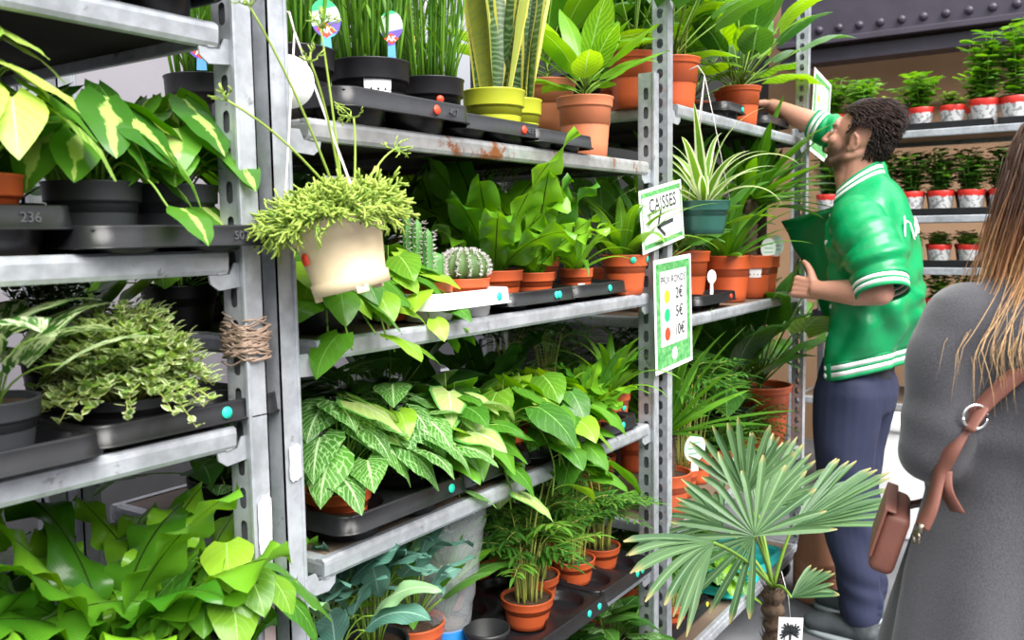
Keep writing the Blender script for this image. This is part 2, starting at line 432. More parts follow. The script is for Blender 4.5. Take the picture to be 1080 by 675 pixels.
PW, PD = 0.034, 0.046
def post(x0, yf, h, inner, mat, parent, sq=False):
    """box-section post; inner = +1 if the slots face +x"""
    mb = MB(); x1 = x0+PW; y1 = yf+PD; z0 = 0.12; th = 0.0025
    xs, xo = (x1, x0) if inner > 0 else (x0, x1)
    def q(a, b, c, d): mb.add([a, b, c, d], [(0, 1, 2, 3)])
    box(mb, (x0, yf, z0), (x1, yf+th, h)); box(mb, (x0, y1-th, z0), (x1, y1, h))
    if sq:
        slotted(mb, x0, yf+0.002, y1-0.002, z0, h, 0.04, 0.009, 0.013); slotted(mb, x1, yf+0.002, y1-0.002, z0, h, 0.04, 0.009, 0.013)
    else:
        box(mb, (min(xo, xo-th*inner*-1), yf, z0), (max(xo, xo+th*inner), y1, h))
        slotted(mb, xs, yf+0.002, y1-0.002, z0, h); box(mb, (xs-0.0065, yf+0.002, z0), (xs-0.005, y1-0.002, h), 0, 1) if inner > 0 else box(mb, (xs+0.005, yf+0.002, z0), (xs+0.0065, y1-0.002, h), 0, 1)  # added backing plate, darker in colour so the slots read as shaded recesses
        # rolled lip beside the slots
        box(mb, (xs-0.003, yf-0.003, z0), (xs+0.003, yf+0.004, h), 0.0012)
    return mb.build('post', [mat, M_['slot']], parent, smooth=False)

def shelf(x0, x1, yf, z, parent, lipmat, depth=0.58, lip=0.033):
    mb = MB(); d = depth
    prof = [(0.02, 0.0), (0.006, 0.001), (0.001, -0.003), (0, -0.009), (0.0015, -lip+0.006), (0.005, -lip), (0.016, -lip-0.001), (0.016, -lip+0.002), (0.007, -lip+0.004), (0.005, -0.006), (0.02, -0.004)]
    ext(mb, prof, x0, x1, ((0, yf, z), (0, 1, 0), (0, 0, 1), (1, 0, 0)))
    ext(mb, prof, -x1, -x0, ((0, yf+d, z), (0, -1, 0), (0, 0, 1), (-1, 0, 0)))
    ext(mb, prof, yf+0.004, yf+d-0.004, ((x0, 0, z), (1, 0, 0), (0, 0, 1), (0, 1, 0)))
    ext(mb, prof, -(yf+d-0.004), -(yf+0.004), ((x1, 0, z), (-1, 0, 0), (0, 0, 1), (0, -1, 0)))
    s = mb.build('shelf', lipmat, parent, smooth=False)
    mb = MB(); box(mb, (x0+0.014, yf+0.014, z-0.012), (x1-0.014, yf+d-0.014, z-0.002))
    mb.build('board', M_['board'], s, smooth=False)
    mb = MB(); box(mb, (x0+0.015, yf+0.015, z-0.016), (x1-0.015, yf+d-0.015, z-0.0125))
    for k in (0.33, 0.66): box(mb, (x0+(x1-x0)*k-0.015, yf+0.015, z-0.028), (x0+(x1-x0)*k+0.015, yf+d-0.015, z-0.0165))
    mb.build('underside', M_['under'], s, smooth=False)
    for (a, sg) in ((x0, -1), (x1, 1)):
        for (y, th) in ((yf+0.006, 0.003), (yf+d-0.01, 0.003)):
            P = [(sg*(0.052 if sg < 0 else 0.028), -0.018), (sg*(0.052 if sg < 0 else 0.028), -0.052), (sg*-0.014, -0.056), (sg*-0.028, -0.046), (sg*-0.03, -lip-0.001), (sg*0.006, -lip-0.001), (sg*0.014, -0.018)]
            mb = MB(); ext(mb, P, 0, th, ((a, y, z), (1, 0, 0), (0, 0, 1), (0, 1, 0)))
            mb.build('bracket', M_['galv'], s, smooth=False)
    return s

def trolley(x0, x1, yf, yb, shelves, hf, label, group, rust=None, sq=False, under=True):
    t = empty('plant_trolley', (0, 0, 0), label=label, cat='trolley', group=group)
    for (y) in (yf, yb-PD):
        post(x0, y, hf, 1, M_['galv'], t, sq); post(x1-PW, y, hf, -1, M_['galv'], t, sq)
    for z in shelves:
        shelf(x0+PW+0.046, x1-PW-0.022, yf+0.004, z, t, M_['galv_rust'] if z == rust else M_['galv'], yb-yf-0.008)
    mb = MB(); box(mb, (x0, yf, 0.11), (x1, yf+0.04, 0.135), 0.003); box(mb, (x0, yb-0.04, 0.11), (x1, yb, 0.135), 0.003)
    box(mb, (x0, yf, 0.11), (x0+0.04, yb, 0.135), 0.003); box(mb, (x1-0.04, yf, 0.11), (x1, yb, 0.135), 0.003)
    mb.build('base_frame', M_['galv'], t, smooth=False)
    for x in (x0+0.07, x1-0.07):
        for y in (yf+0.08, yb-0.08):
            mb = MB(); lathe(mb, [(0.005, -0.012), (0.048, -0.012), (0.05, -0.008), (0.05, 0.008), (0.048, 0.012), (0.005, 0.012)], 24, (x, y, 0.05), axis=(1, 0, 0))
            box(mb, (x-0.02, y-0.02, 0.05), (x-0.016, y+0.02, 0.112)); box(mb, (x+0.016, y-0.02, 0.05), (x+0.02, y+0.02, 0.112))
            mb.build('castor', M_['black'], t)
    return t
YF, YB = 1.046, 1.65
ZA = [1.726, 1.412, 1.159, 0.72, 0.30]
ZB = [1.613, 1.265, 0.908, 0.509, 0.16]
ZC = [1.785, 1.18, 0.56, 0.15]
G = 'galvanised plant trolleys in the row'
trolley(-0.45, 0.90, YF, YB, ZA, 1.9, 'galvanised steel plant trolley cut by the left edge, nearest to the camera', G)
trolley(0.927, 2.277, YF, YB, ZB, 1.85, 'galvanised plant trolley in the middle carrying the price sign on its right post', G, rust=1.613)
trolley(2.331, 3.681, YF, YB, ZC, 2.52, 'tall plant trolley with perforated posts beside the man in green', G, sq=True)
# stickers and dried clay on the posts
def on_post(x0, x1, z0, z1, mat, label, cat, name, y=YF-.0045, th=.001, seed=1):
    mb = MB(); r = random.Random(seed); n = 18; P = []
    for i in range(n):
        a = 2*PI*i/n; k = max(abs(math.cos(a)), abs(math.sin(a))); q = r.uniform(.86, 1.0)
        P.append(((x0+x1)/2+math.cos(a)/k*(x1-x0)/2*q, (z0+z1)/2+math.sin(a)/k*(z1-z0)/2*q))
    ext(mb, P, 0, th, ((0, y, 0), (1, 0, 0), (0, 0, 1), (0, 1, 0))); tag(mb.build(name, mat, smooth=False), label, cat)
M_['peel'] = simple('worn_white_paint', (.7, .7, .72), .7, var=.5, vscale=60, alt=(.5, .5, .5))
on_post(.934, .958, 1.055, 1.115, M_['peel'], 'torn white sticker on the left post of the middle trolley, between third and second shelf', 'sticker', 'sticker', seed=3)
on_post(.870, .896, .95, 1.05, M_['peel'], 'peeling white patch low on the slotted post of the left trolley', 'sticker', 'sticker', seed=5)
on_post(.872, .894, .80, .93, simple('faded_pink_paint', (.5, .33, .34), .7, var=.8, vscale=50, alt=(.45, .44, .46)), 'faded pink paint smear below the peeling white patch', 'paint mark', 'paint_smear', seed=6)
mb = MB(); ra = random.Random(4)
for i in range(45):
    a0 = ra.uniform(0, 6.28); zc_ = 1.285+ra.gauss(0, .012); P = []
    for q in np.linspace(a0, a0+ra.uniform(2, 5), 12):
        k = max(abs(math.cos(q))/(PW/2+.004+ra.uniform(0, .004)), abs(math.sin(q))/(PD/2+.004+ra.uniform(0, .004))); P.append((.883+math.cos(q)/k, YF+PD/2+math.sin(q)/k, zc_+.006*math.sin(q*2+i)))
    tube(mb, P, ra.uniform(.0012, .0026), 5)
tag(mb.build('twine_wrap', simple('muddy_twine', (.34, .24, .18), .9, var=.6, vscale=80, bmp=.5)), 'muddy brown twine wound round the slotted post of the left trolley', 'twine')
# far trolley across the end of the aisle
far = empty('plant_trolley', (0, 0, 0), label='plant trolley across the end of the aisle holding herbs in white and red sleeves', cat='trolley')
XF = 4.8
for y in (-0.30, 1.42):
    for x in (XF, XF+0.55):
        mb = MB(); box(mb, (x, y, 0.1), (x+0.04, y+0.035, 1.95), 0.003); mb.build('post', M_['galv'], far, smooth=False)
ZF = [1.90, 1.487, 1.235, 0.97, 0.55]
for z in ZF:
    mb = MB(); box(mb, (XF-0.004, -0.26, z-0.035), (XF+0.02, 1.42, z), 0.004); box(mb, (XF+0.56, -0.26, z-0.035), (XF+0.584, 1.42, z), 0.004)
    box(mb, (XF+0.02, -0.26, z-0.035), (XF+0.56, -0.24, z), 0.003); box(mb, (XF+0.02, 1.40, z-0.035), (XF+0.56, 1.42, z), 0.003)
    s = mb.build('shelf', M_['galv'], far, smooth=False)
    mb = MB(); box(mb, (XF+0.02, -0.24, z-0.012), (XF+0.56, 1.40, z-0.003)); mb.build('board', M_['board'], s, smooth=False)

# ------------------------------------------------------------------ pots, trays, stickers
def pot(parent, r, h, mat, band=0.30, soil=0.88, seg=32, rb=0.76):
    mb = MB(); rr = r*0.90; zb = h*(1-band)
    P = [(0.001, 0), (r*rb*0.9, 0), (r*rb, h*0.02)]
    for k in (0.25, 0.5, 0.75, 1.0): P.append((r*rb+(rr-r*rb)*k, h*0.02+(zb-h*0.02)*k))
    P += [(r*0.965, zb+0.001), (r*0.97, zb+0.003), (r*0.985, h*0.975-0.002), (r*1.01, h*0.98), (r*1.01, h*0.996), (r*0.99, h), (r*0.93, h), (r*0.92, h*0.98), (r*0.88, h*0.55), (0.001, h*0.5)]
    lathe(mb, P, seg); o = mb.build('pot', mat, parent)
    sh = h*soil; rs = r*0.915
    mb = MB(); rng = np.random.RandomState(int(r*1e4)); S = 26
    P = []; 
    for i, q in enumerate(np.linspace(0, 1, 7)):
        a = np.linspace(0, 2*PI, S, endpoint=False)
        z = sh+rng.uniform(-1, 1, S)*0.035*h*(q < 0.99)*(q > 0)
        P.append(np.stack([np.cos(a)*rs*max(q, .001), np.sin(a)*rs*max(q, .001), z], 1))
    mb.add(np.concatenate(P), gridf(7, S, True)); mb.build('soil', M_['soil'], parent)
    return sh

def plabel(parent, r, h, ang, mat, w=0.035, hh=0.02, z=None, lines=True, name='price_label'):
    z = h*0.45 if z is None else z
    rr = r*(0.76+0.18*z/h)+0.0012 if z < h*0.72 else r*0.99+0.0012
    mb = MB(); n = 8; a = np.linspace(ang-w/2/rr, ang+w/2/rr, n)
    lo = np.stack([np.cos(a)*(rr-0.0012*(1)), np.sin(a)*(rr-0.0012), np.full(n, z-hh/2)], 1); hi = np.stack([np.cos(a)*(rr+0.0015), np.sin(a)*(rr+0.0015), np.full(n, z+hh/2)], 1)
    mb.add(np.concatenate([lo, hi]), gridf(2, n)); o = mb.build(name, mat, parent); return o

def pdot(parent, r, h, ang, z=None, mat=None, rad=0.008):
    """round sticker on a pot's side"""
    z = h*0.6 if z is None else z
    rr = (r*0.99 if z > h*0.76 else r*(0.76+0.18*z/(h*0.76)))+0.0012
    mb = MB(); lathe(mb, [(rad, -0.0006), (rad, 0.0004), (0.0005, 0.0006)], 16, (math.cos(ang)*rr, math.sin(ang)*rr, z), axis=(math.cos(ang), math.sin(ang), -0.12))
    return mb.build('price_dot', mat or M_['dot_teal'], parent)

def text_mesh(s, size, mat, parent, name, M4, ext_=0.0, bold=0.0, italic=0.0):
    c = bpy.data.curves.new(name, 'FONT'); c.body = s; c.size = size; c.align_x = 'CENTER'; c.align_y = 'CENTER'
    c.extrude = ext_; c.offset = bold; c.shear = italic; c.resolution_u = 3
    o = bpy.data.objects.new(name, c); COL.objects.link(o)
    dg = bpy.context.evaluated_depsgraph_get(); me = bpy.data.meshes.new_from_object(o.evaluated_get(dg))
    bpy.data.objects.remove(o); me.transform(M4); me.materials.clear(); me.materials.append(mat)
    n = bpy.data.objects.new(name, me); COL.objects.link(n)
    if parent: n.parent = parent
    return n

def frontM(x, y, z, sx=1.0):
    """text facing -y"""
    return Matrix(((sx, 0, 0, x), (0, 0, -1, y), (0, 1, 0, z), (0, 0, 0, 1)))

def tray(x, y, z, nx, ny, label, cell=0.115, hole=0.05, cup=0.045, mat='tray', txt=None, dots=(), group=None, rz=0, dmat='dot_teal', skirt=0.020, cups=None, lift=0.0):
    """plant tray: perforated deck, skirt and hanging cups; origin at its centre base"""
    W, D = nx*cell, ny*cell; rc = 0.03; H = cup+0.004
    m = M_[mat]
    t = empty('plant_tray', (x, y, z+lift), rz, label=label, cat='tray', group=group)
    mb = MB(); S = 32; a = np.linspace(0, 2*PI, S, endpoint=False)
    k = np.maximum(np.abs(np.cos(a)), np.abs(np.sin(a))); qx = np.cos(a)/k*cell/2; qy = np.sin(a)/k*cell/2
    for i in range(nx):
        for j in range(ny):
            cx, cy = -W/2+(i+.5)*cell, -D/2+(j+.5)*cell
            R0 = [np.stack([cx+qx, cy+qy, np.full(S, H)], 1)]
            for (r, zz) in ((hole+0.002, H), (hole, H-0.002), (hole*0.94, H*0.5), (hole*0.86, 0.002), (hole*0.8, 0.0), (0.001, 0.0)):
                R0.append(np.stack([cx+np.cos(a)*r, cy+np.sin(a)*r, np.full(S, zz)], 1))
            mb.add(np.concatenate(R0), gridf(7, S, True))
    mb.build('deck', m, t)
    # skirt: rounded rectangle with rolled rim
    mb = MB(); pts = []
    hx, hy = W/2+0.004, D/2+0.004
    for (cx, cy, a0) in ((hx-rc, hy-rc, 0), (-hx+rc, hy-rc, PI/2), (-hx+rc, -hy+rc, PI), (hx-rc, -hy+rc, 1.5*PI)):
        for b_ in np.linspace(0, PI/2, 7): pts.append((cx+rc*math.cos(a0+b_), cy+rc*math.sin(a0+b_), math.cos(a0+b_), math.sin(a0+b_)))
    P = np.array(pts); rings = []
    for (o_, zz) in ((-0.008, H), (-0.002, H+0.006), (0.002, H+0.006), (0.003, H+0.003), (0.0055, H-skirt), (0.010, H-skirt-0.001), (0.010, H-skirt-0.003), (0.003, H-skirt-0.003), (0.0, H)):
        rings.append(np.stack([P[:, 0]+P[:, 2]*o_, P[:, 1]+P[:, 3]*o_, np.full(len(P), zz)], 1))
    mb.add(np.concatenate(rings), gridf(len(rings), len(P), True)); mb.build('rim', m, t)
    if txt:
        text_mesh(txt, 0.017, M_['embos'], t, 'raised_number', frontM(W*0.5-0.055, -hy-0.005, H-skirt*0.45), 0.0006)
    for d in dots:
        mb = MB(); lathe(mb, [(0.0085, -0.001), (0.0085, 0.0006), (0.0005, 0.0007)], 18, (d, -hy-0.0056, H-skirt*0.45), axis=(0, -1, 0.1)); mb.build('price_dot', M_[dmat], t)
    return t

# ------------------------------------------------------------------ leaves
def P_lance(t): return np.sin(PI*np.clip(t, 0, 1)**0.75)**0.85
def P_nest(t): return np.clip(t*2.6, 0.22, 1)**0.8*np.clip((1.0-t)*4.0, 0, 1)**0.55
def P_heart(t): return np.clip((t+0.05)/0.30, 0, 1)**0.5*np.clip(1-t**1.9, 0, 1)**0.85*1.02
def P_arrow(t): return np.clip((t+0.02)/0.18, 0, 1)**0.6*np.clip(1-t**1.3, 0, 1)**0.9*1.15
def P_strap(t): return np.clip(0.55+t*1.5, 0, 1)*np.clip((1-t)*3.0, 0, 1)**0.7
def P_sword(t): return np.clip(0.65+t*0.9, 0, 1)*np.clip((1-t)*5.0, 0, 1)**0.75
def P_oval(t): return np.sin(PI*np.clip(t, 0, 1)**0.85)**0.6
def P_lobed(t): return (0.35+0.65*np.abs(np.sin(t*PI*3.2+0.5)))*np.clip(t*4, 0.1, 1)*np.clip((1-t)*4, 0, 1)**0.6
def P_blade(t): return np.clip(0.5+t*2, 0, 1)*np.clip((1-t)*1.35, 0, 1)**0.8

def leaf(mb, base, az, el0, el1, L, W, prof, ns=8, na=4, fold=0.12, wave=0.0, wf=3.0, roll=0.0, lobe=0.0, bend=0.0, c=0.5, m=0, rng=random, pw=1.2):
    t = np.linspace(0, 1, ns+1)
    el = el0+(el1-el0)*t**pw; azz = az+bend*t
    D = np.stack([np.cos(azz)*np.cos(el), np.sin(azz)*np.cos(el), np.sin(el)], 1)
    C = np.array(base)+np.concatenate([[[0, 0, 0]], np.cumsum((D[1:]+D[:-1])/2, 0)])*L/ns
    S = np.stack([-np.sin(azz), np.cos(azz), np.zeros(ns+1)], 1); N = np.cross(D, S)
    if roll:
        S, N = S*math.cos(roll)+N*math.sin(roll), -S*math.sin(roll)+N*math.cos(roll)
    N = -N*np.sign((-N)[:, 2:3].mean()+1e-6) if not roll else -N
    k = np.linspace(-1, 1, na+1)
    w = W/2*prof(t)
    ph = rng.uniform(0, 6.28)
    wv = wave*W*(np.abs(k)[None, :]**1.6)*np.sin(2*PI*wf*t[:, None]+ph+(k[None, :] > 0)*2.1+0.6*np.sin(9*t[:, None]+ph))
    wv = wv*np.clip(t*5, 0, 1)[:, None]
    P = C[:, None]+S[:, None]*(k[None, :]*w[:, None])[..., None]+N[:, None]*((fold*np.abs(k)[None, :]*w[:, None])+wv)[..., None]
    if lobe:
        P = P-D[:, None]*(lobe*L*(np.abs(k)[None, :]**1.3)*np.clip(1-t*3.0, 0, 1)[:, None])[..., None]
    uv = np.stack(np.broadcast_arrays(k[None, :]*0.5+0.5, t[:, None]), -1).reshape(-1, 2)
    mb.add(P.reshape(-1, 3), gridf(ns+1, na+1), uv, c, m)
    return C, D

def stalk(mb, p0, p1, r0=0.0018, r1=0.0012, sag=0.25, up=True, m=0, n=7, c=0.5, seg=5):
    p0 = np.array(p0, float); p1 = np.array(p1, float)
    mid = p0*0.45+p1*0.55; mid[2] = p0[2]+(p1[2]-p0[2])*(1-0.0)+sag*0 if up else (p0[2]+p1[2])/2
    mid[:2] = p0[:2]*(1-sag)+p1[:2]*sag
    tube(mb, bez(p0, mid, p1, n), np.linspace(r0, r1, n), seg, m, c)

GA = PI*(3-math.sqrt(5))
class R(random.Random):
    def g(s, a, b): return s.uniform(a, b)

def base_plant(name, potr, poth, potm, **k):
    t = empty(name)
    sh = pot(t, potr, poth, M_[potm], **k)
    return t, sh

def mk_nest_fern(seed, potr=0.06, poth=0.1, potm='terra', n=13, L=0.3, W=0.062, mat='fern', el=(0.75, 1.35), name='birds_nest_fern', wave=0.16, out=1.0):
    r = R(seed); t, sh = base_plant(name, potr, poth, potm); mb = MB()
    for i in range(n):
        f = i/n; az = i*GA+r.g(-.3, .3); e0 = el[0]+(el[1]-el[0])*(1-f)+r.g(-.1, .1); l = L*r.g(.7, 1.08)*(0.75+0.25*math.sin(PI*min(1, f+.3)))
        leaf(mb, (math.cos(az)*0.008, math.sin(az)*0.008, sh), az, e0, e0-r.g(0.35, 1.2)*out, l, W*r.g(.8, 1.15), P_nest, 22, 6, 0.18, wave*r.g(.6, 1.3), r.g(2.5, 4.5), r.g(-.35, .35), bend=r.g(-.4, .4), c=r.g(0, 1), rng=r)
    mb.build('fronds', LM[mat], t); return t

def mk_heart(seed, potr=0.06, poth=0.1, potm='black', n=22, size=0.075, mat='heart', mat2=None, hgt=(0.03, 0.13), spread=0.11, trail=0, name='potted_philodendron', prof=P_heart, lobe=0.16, wr=0.78, trail_dir=-PI/2, trail_len=0.2, droop=(0.2, -0.7), m2=0.3, fold=0.12, wave=0.02, skew=0.0, petm='stem', asp=1.0):
    r = R(seed); t, sh = base_plant(name, potr, poth, potm); mb = MB(); sm = MB()
    for i in range(n):
        f = (i+.5)/n; az = i*GA+r.g(-.4, .4); rad = spread*math.sqrt(f)*r.g(.75, 1.15); z = sh+hgt[0]+(hgt[1]-hgt[0])*(1-f*0.85)*r.g(.75, 1.1)
        p = (math.cos(az)*rad+skew*math.cos(trail_dir)*f, math.sin(az)*rad+skew*math.sin(trail_dir)*f, z)
        b0 = (math.cos(az)*potr*.35*r.g(.2, 1), math.sin(az)*potr*.35*r.g(.2, 1), sh-.002)
        stalk(sm, b0, p, 0.0018, 0.0011, 0.3); s = size*r.g(.7, 1.15)
        e0 = droop[0]+r.g(-.2, .3)
        leaf(mb, p, az+r.g(-.5, .5), e0, e0+droop[1]+r.g(-.3, .3), s*asp, s*wr, prof, 9, 6, fold, wave, 2, r.g(-.35, .35), lobe, c=r.g(0, 1), m=1 if (mat2 and r.random() < m2) else 0, rng=r)
    for k in range(trail):
        az = trail_dir+r.g(-.9, .9); ln = trail_len*r.g(.6, 1.2); d = np.array([math.cos(az), math.sin(az), 0])
        pts = crom([np.array([0, 0, sh])+d*potr*.3, np.array([0, 0, sh+.035])+d*potr*.8, np.array([0, 0, sh+.01])+d*(potr+.035), np.array([0, 0, sh-ln*.45])+d*(potr+.06), np.array([0, 0, sh-ln])+d*(potr+.065+r.g(-.01, .03))], 5)
        tube(sm, pts, 0.0017, 5)
        for j in range(4, len(pts), max(2, int(len(pts)/(ln/0.03)))):
            s = size*r.g(.65, 1.0); a2 = az+r.g(-1.3, 1.3); o = pts[j]+np.array([math.cos(a2), math.sin(a2), .4])*.022
            tube(sm, [pts[j], o], 0.001, 4)
            leaf(mb, o, a2, r.g(-.7, .1), r.g(-1.4, -.9), s*asp, s*wr, prof, 9, 6, fold, wave, 2, r.g(-.3, .3), lobe, c=r.g(.2, 1), m=1 if (mat2 and r.random() < m2) else 0, rng=r)
    mb.build('leaves', [LM[mat]]+([LM[mat2]] if mat2 else []), t); sm.build('stems', LM[petm], t); return t

def mk_bushy(seed, potr=0.06, poth=0.1, potm='black', stems=60, hgt=0.13, spread=0.12, ls=0.022, mat='bushy', mat2=None, name='bushy_potted_plant', asp=0.55, pairs=6, up=0.6, sag=0.0, prof=P_oval, start=0.25, petm='stem', sph=0.0, m2=0.3):
    r = R(seed); t, sh = base_plant(name, potr, poth, potm); mb = MB(); sm = MB()
    for i in range(stems):
        f = (i+.5)/stems; az = i*GA+r.g(-.3, .3); rad = spread*math.sqrt(f)*r.g(.8, 1.1); h = hgt*(1-(1-up)*f)*r.g(.75, 1.1) if not sph else hgt*math.sqrt(max(.05, 1-(rad/spread/1.12)**2))*r.g(.8, 1.08)
        p1 = np.array([math.cos(az)*rad, math.sin(az)*rad, sh+h-sag*f*f]); p0 = np.array([math.cos(az)*potr*.6*f, math.sin(az)*potr*.6*f, sh])
        mid = (p0+p1)/2; mid[2] = sh+h*.75; P = bez(p0, mid, p1, 9); tube(sm, P, np.linspace(.0014, .0007, 9), 4)
        for j in range(pairs):
            q = start+(1-start)*(j+.5)/pairs; k = q*8; a = int(min(7, k)); pp = P[a]*(1-(k-a))+P[a+1]*(k-a)
            for sg in (0, PI):
                l = ls*r.g(.7, 1.2)*(1.15-.4*q)
                leaf(mb, pp, j*PI/2+sg+r.g(-.4, .4)+i, r.g(.1, 1.1), r.g(-.4, .6), l, l*asp, prof, 4, 2, .15, 0, 2, r.g(-.3, .3), c=r.g(0, 1), m=1 if (mat2 and r.random() < m2) else 0, rng=r)
        leaf(mb, P[-1], az, r.g(.4, 1.2), r.g(0, .5), ls*.8, ls*.8*asp, prof, 4, 2, .2, c=r.g(.5, 1), rng=r)
    mb.build('leaves', [LM[mat]]+([LM[mat2]] if mat2 else []), t); sm.build('stems', LM[petm], t); return t

def mk_canes(seed, potr=0.073, poth=0.126, potm='black', n=38, h=0.5, name='potted_bamboo_grass'):
    r = R(seed); t, sh = base_plant(name, potr, poth, potm); mb = MB(); sm = MB()
    for i in range(n):
        f = (i+.5)/n; az = i*GA; rad = potr*.75*math.sqrt(f); b = np.array([math.cos(az)*rad, math.sin(az)*rad, sh]); hh = h*r.g(.75, 1.1)
        tip = b+np.array([math.cos(az)*(.02+.05*f)+r.g(-.02, .02), math.sin(az)*(.02+.05*f)+r.g(-.02, .02), hh])
        P = bez(b, (b+tip)/2+np.array([r.g(-.01, .01), r.g(-.01, .01), 0]), tip, 8); tube(sm, P, np.linspace(.0032, .0016, 8), 6, c=r.g(0, 1))
        for j in range(9):
            q = P[min(7, j)]+(P[min(7, j+1)]-P[min(7, j)])*r.g(0, 1); a = r.g(0, 6.28); l = r.g(.06, .14)
            leaf(mb, q, a, r.g(.9, 1.4), r.g(.5, 1.1), l, r.g(.005, .008), P_blade, 6, 2, .2, c=r.g(0, 1), rng=r)
    mb.build('leaves', LM['cane'], t); sm.build('canes', LM['cane'], t)
    mb = MB(); rr = potr*.95
    lathe(mb, [(rr, sh+h*.42), (rr+.002, sh+h*.42+.006), (rr, sh+h*.42+.012)], 24); mb.build('tie_band', simple('grey_tie', (.12, .12, .12), .6), t)
    return t

def mk_sans(seed, potr=0.069, poth=0.122, potm='lime', n=9, h=0.5, mat2=True, mat='sans', name='snake_plant'):
    r = R(seed); t, sh = base_plant(name, potr, poth, potm); mb = MB()
    for i in range(n):
        az = i*GA+r.g(-.2, .2); f = i/n; b = (math.cos(az)*potr*.5*math.sqrt(f), math.sin(az)*potr*.5*math.sqrt(f), sh-.005)
        leaf(mb, b, az, r.g(1.38, 1.54), r.g(1.2, 1.5), h*r.g(.6, 1.1), r.g(.045, .062), P_sword, 16, 4, .3, .02, 1.5, r.g(-1.2, 1.2), bend=r.g(-.5, .5), c=r.g(.1, .9), m=1 if (mat2 and i % 3 == 1) else 0, rng=r)
    mb.build('leaves', [LM[mat], LM['sans_yellow']], t); return t

def mk_lance(seed, potr=0.07, poth=0.14, potm='salmon', n=16, L=0.22, W=0.075, mat='lance', mat2=None, el=(0.35, 1.25), name='potted_philodendron', trunk=0.05, pet=0.06, droop=0.7, prof=P_lance, ns=10, wave=.03, band=.2, m2=.4, lobe=0.0):
    r = R(seed); t, sh = base_plant(name, potr, poth, potm, band=band); mb = MB(); sm = MB()
    tube(sm, [(0, 0, sh-.005), (0.002, 0.001, sh+trunk*.5), (0, 0, sh+trunk)], [.006, .005, .004], 8)
    for i in range(n):
        f = (i+.5)/n; az = i*GA+r.g(-.3, .3); e = el[0]+(el[1]-el[0])*f+r.g(-.12, .12); z = sh+trunk*(.3+.7*f); pl = pet*r.g(.7, 1.3)
        p1 = np.array([math.cos(az)*math.cos(e)*pl, math.sin(az)*math.cos(e)*pl, z+math.sin(e)*pl]); tube(sm, [(0, 0, z), p1*.5+np.array([0, 0, z*.5+.004]), p1], [.003, .0026, .002], 5)
        l = L*r.g(.7, 1.1)
        leaf(mb, p1, az+r.g(-.2, .2), e+.05, e-droop*r.g(.6, 1.3), l, W*r.g(.8, 1.15), prof, ns, 4, .22, wave, 2, r.g(-.25, .25), lobe, c=r.g(0, 1), m=1 if (mat2 and r.random() < m2) else 0, rng=r)
    mb.build('leaves', [LM[mat]]+([LM[mat2]] if mat2 else []), t); sm.build('stems', LM['stem'], t); return t

def mk_palm(seed, potr=0.056, poth=0.062, potm='terra', n=13, h=0.17, frond=0.13, mat='palm', mat2='palm_lime', name='parlour_palm', ll=0.075, lean=.5, tall=0, lw=.0075):
    r = R(seed); t, sh = base_plant(name, potr, poth, potm); mb = MB(); sm = MB()
    for i in range(n):
        f = (i+.5)/n; az = i*GA+r.g(-.3, .3); rad = potr*.55*math.sqrt(f); b = np.array([math.cos(az)*rad, math.sin(az)*rad, sh-.003]); hh = h*r.g(.65, 1.1)*(1.9 if i < tall else 1)
        d = np.array([math.cos(az), math.sin(az), 0]); sp = lean*hh*r.g(.3, 1)
        top = b+d*sp*.5+np.array([0, 0, hh]); tip = top+d*frond*.8*r.g(.6, 1.1)+np.array([0, 0, frond*r.g(.0, .55)])
        tube(sm, bez(b, b+np.array([0, 0, hh*.5]), top, 6), np.linspace(.0026, .0017, 6), 5, m=0, c=r.g(0, 1))
        C = bez(top, top+(top-b)*.35, tip, 10); tube(sm, C, np.linspace(.0015, .0006, 10), 4, m=0)
        mi = 1 if r.random() < .3 else 0
        for j in range(1, 10):
            for sg in (-1, 1):
                l = ll*math.sin(PI*(.25+.68*j/10))*r.g(.85, 1.1); a = math.atan2((C[j]-C[j-1])[1], (C[j]-C[j-1])[0])
                leaf(mb, C[j], a+sg*r.g(.75, 1.0), r.g(.1, .5), r.g(-.7, -.1), l, lw*r.g(.85, 1.2), P_lance, 5, 2, .15, c=r.g(0, 1), m=mi, rng=r)
        leaf(mb, C[-1], az, .1, -.5, ll*.8, lw, P_lance, 5, 2, .15, c=r.g(0, 1), m=mi, rng=r)
    mb.build('fronds', [LM[mat], LM[mat2]], t); sm.build('stems', LM['stem_pale'], t); return t

def mk_strap(seed, potr=0.06, poth=0.1, potm='terra', n=24, L=0.3, W=0.018, mat='strap', el=(0.3, 1.45), droop=1.3, name='spider_plant', trunk=0.0, tr=.02, ns=14, hang=False, fold=.3, two=False):
    r = R(seed); t, sh = base_plant(name, potr, poth, potm); mb = MB()
    if trunk:
        sm = MB(); n0 = 14; z = np.linspace(sh-.01, sh+trunk, n0*2); rr = tr*(1+.09*np.cos(np.arange(n0*2)*PI))
        tube(sm, np.stack([0*z, 0*z, z], 1), rr, 14); sm.build('trunk', M_['trunk'], t)
    for k in range(2 if two else 1):
        for i in range(n):
            f = (i+.5)/n; az = i*GA+r.g(-.2, .2); e = el[0]+(el[1]-el[0])*f+r.g(-.1, .1)
            leaf(mb, (math.cos(az)*.006, math.sin(az)*.006, sh+trunk-.003+.02*f), az, e, e-droop*r.g(.6, 1.3), L*r.g(.65, 1.1), W*r.g(.8, 1.1), P_blade if not trunk else P_strap, ns, 2, fold, 0, 2, r.g(-.15, .15), bend=r.g(-.3, .3), c=r.g(0, 1), rng=r, pw=1.5)
    mb.build('leaves', LM[mat], t); return t

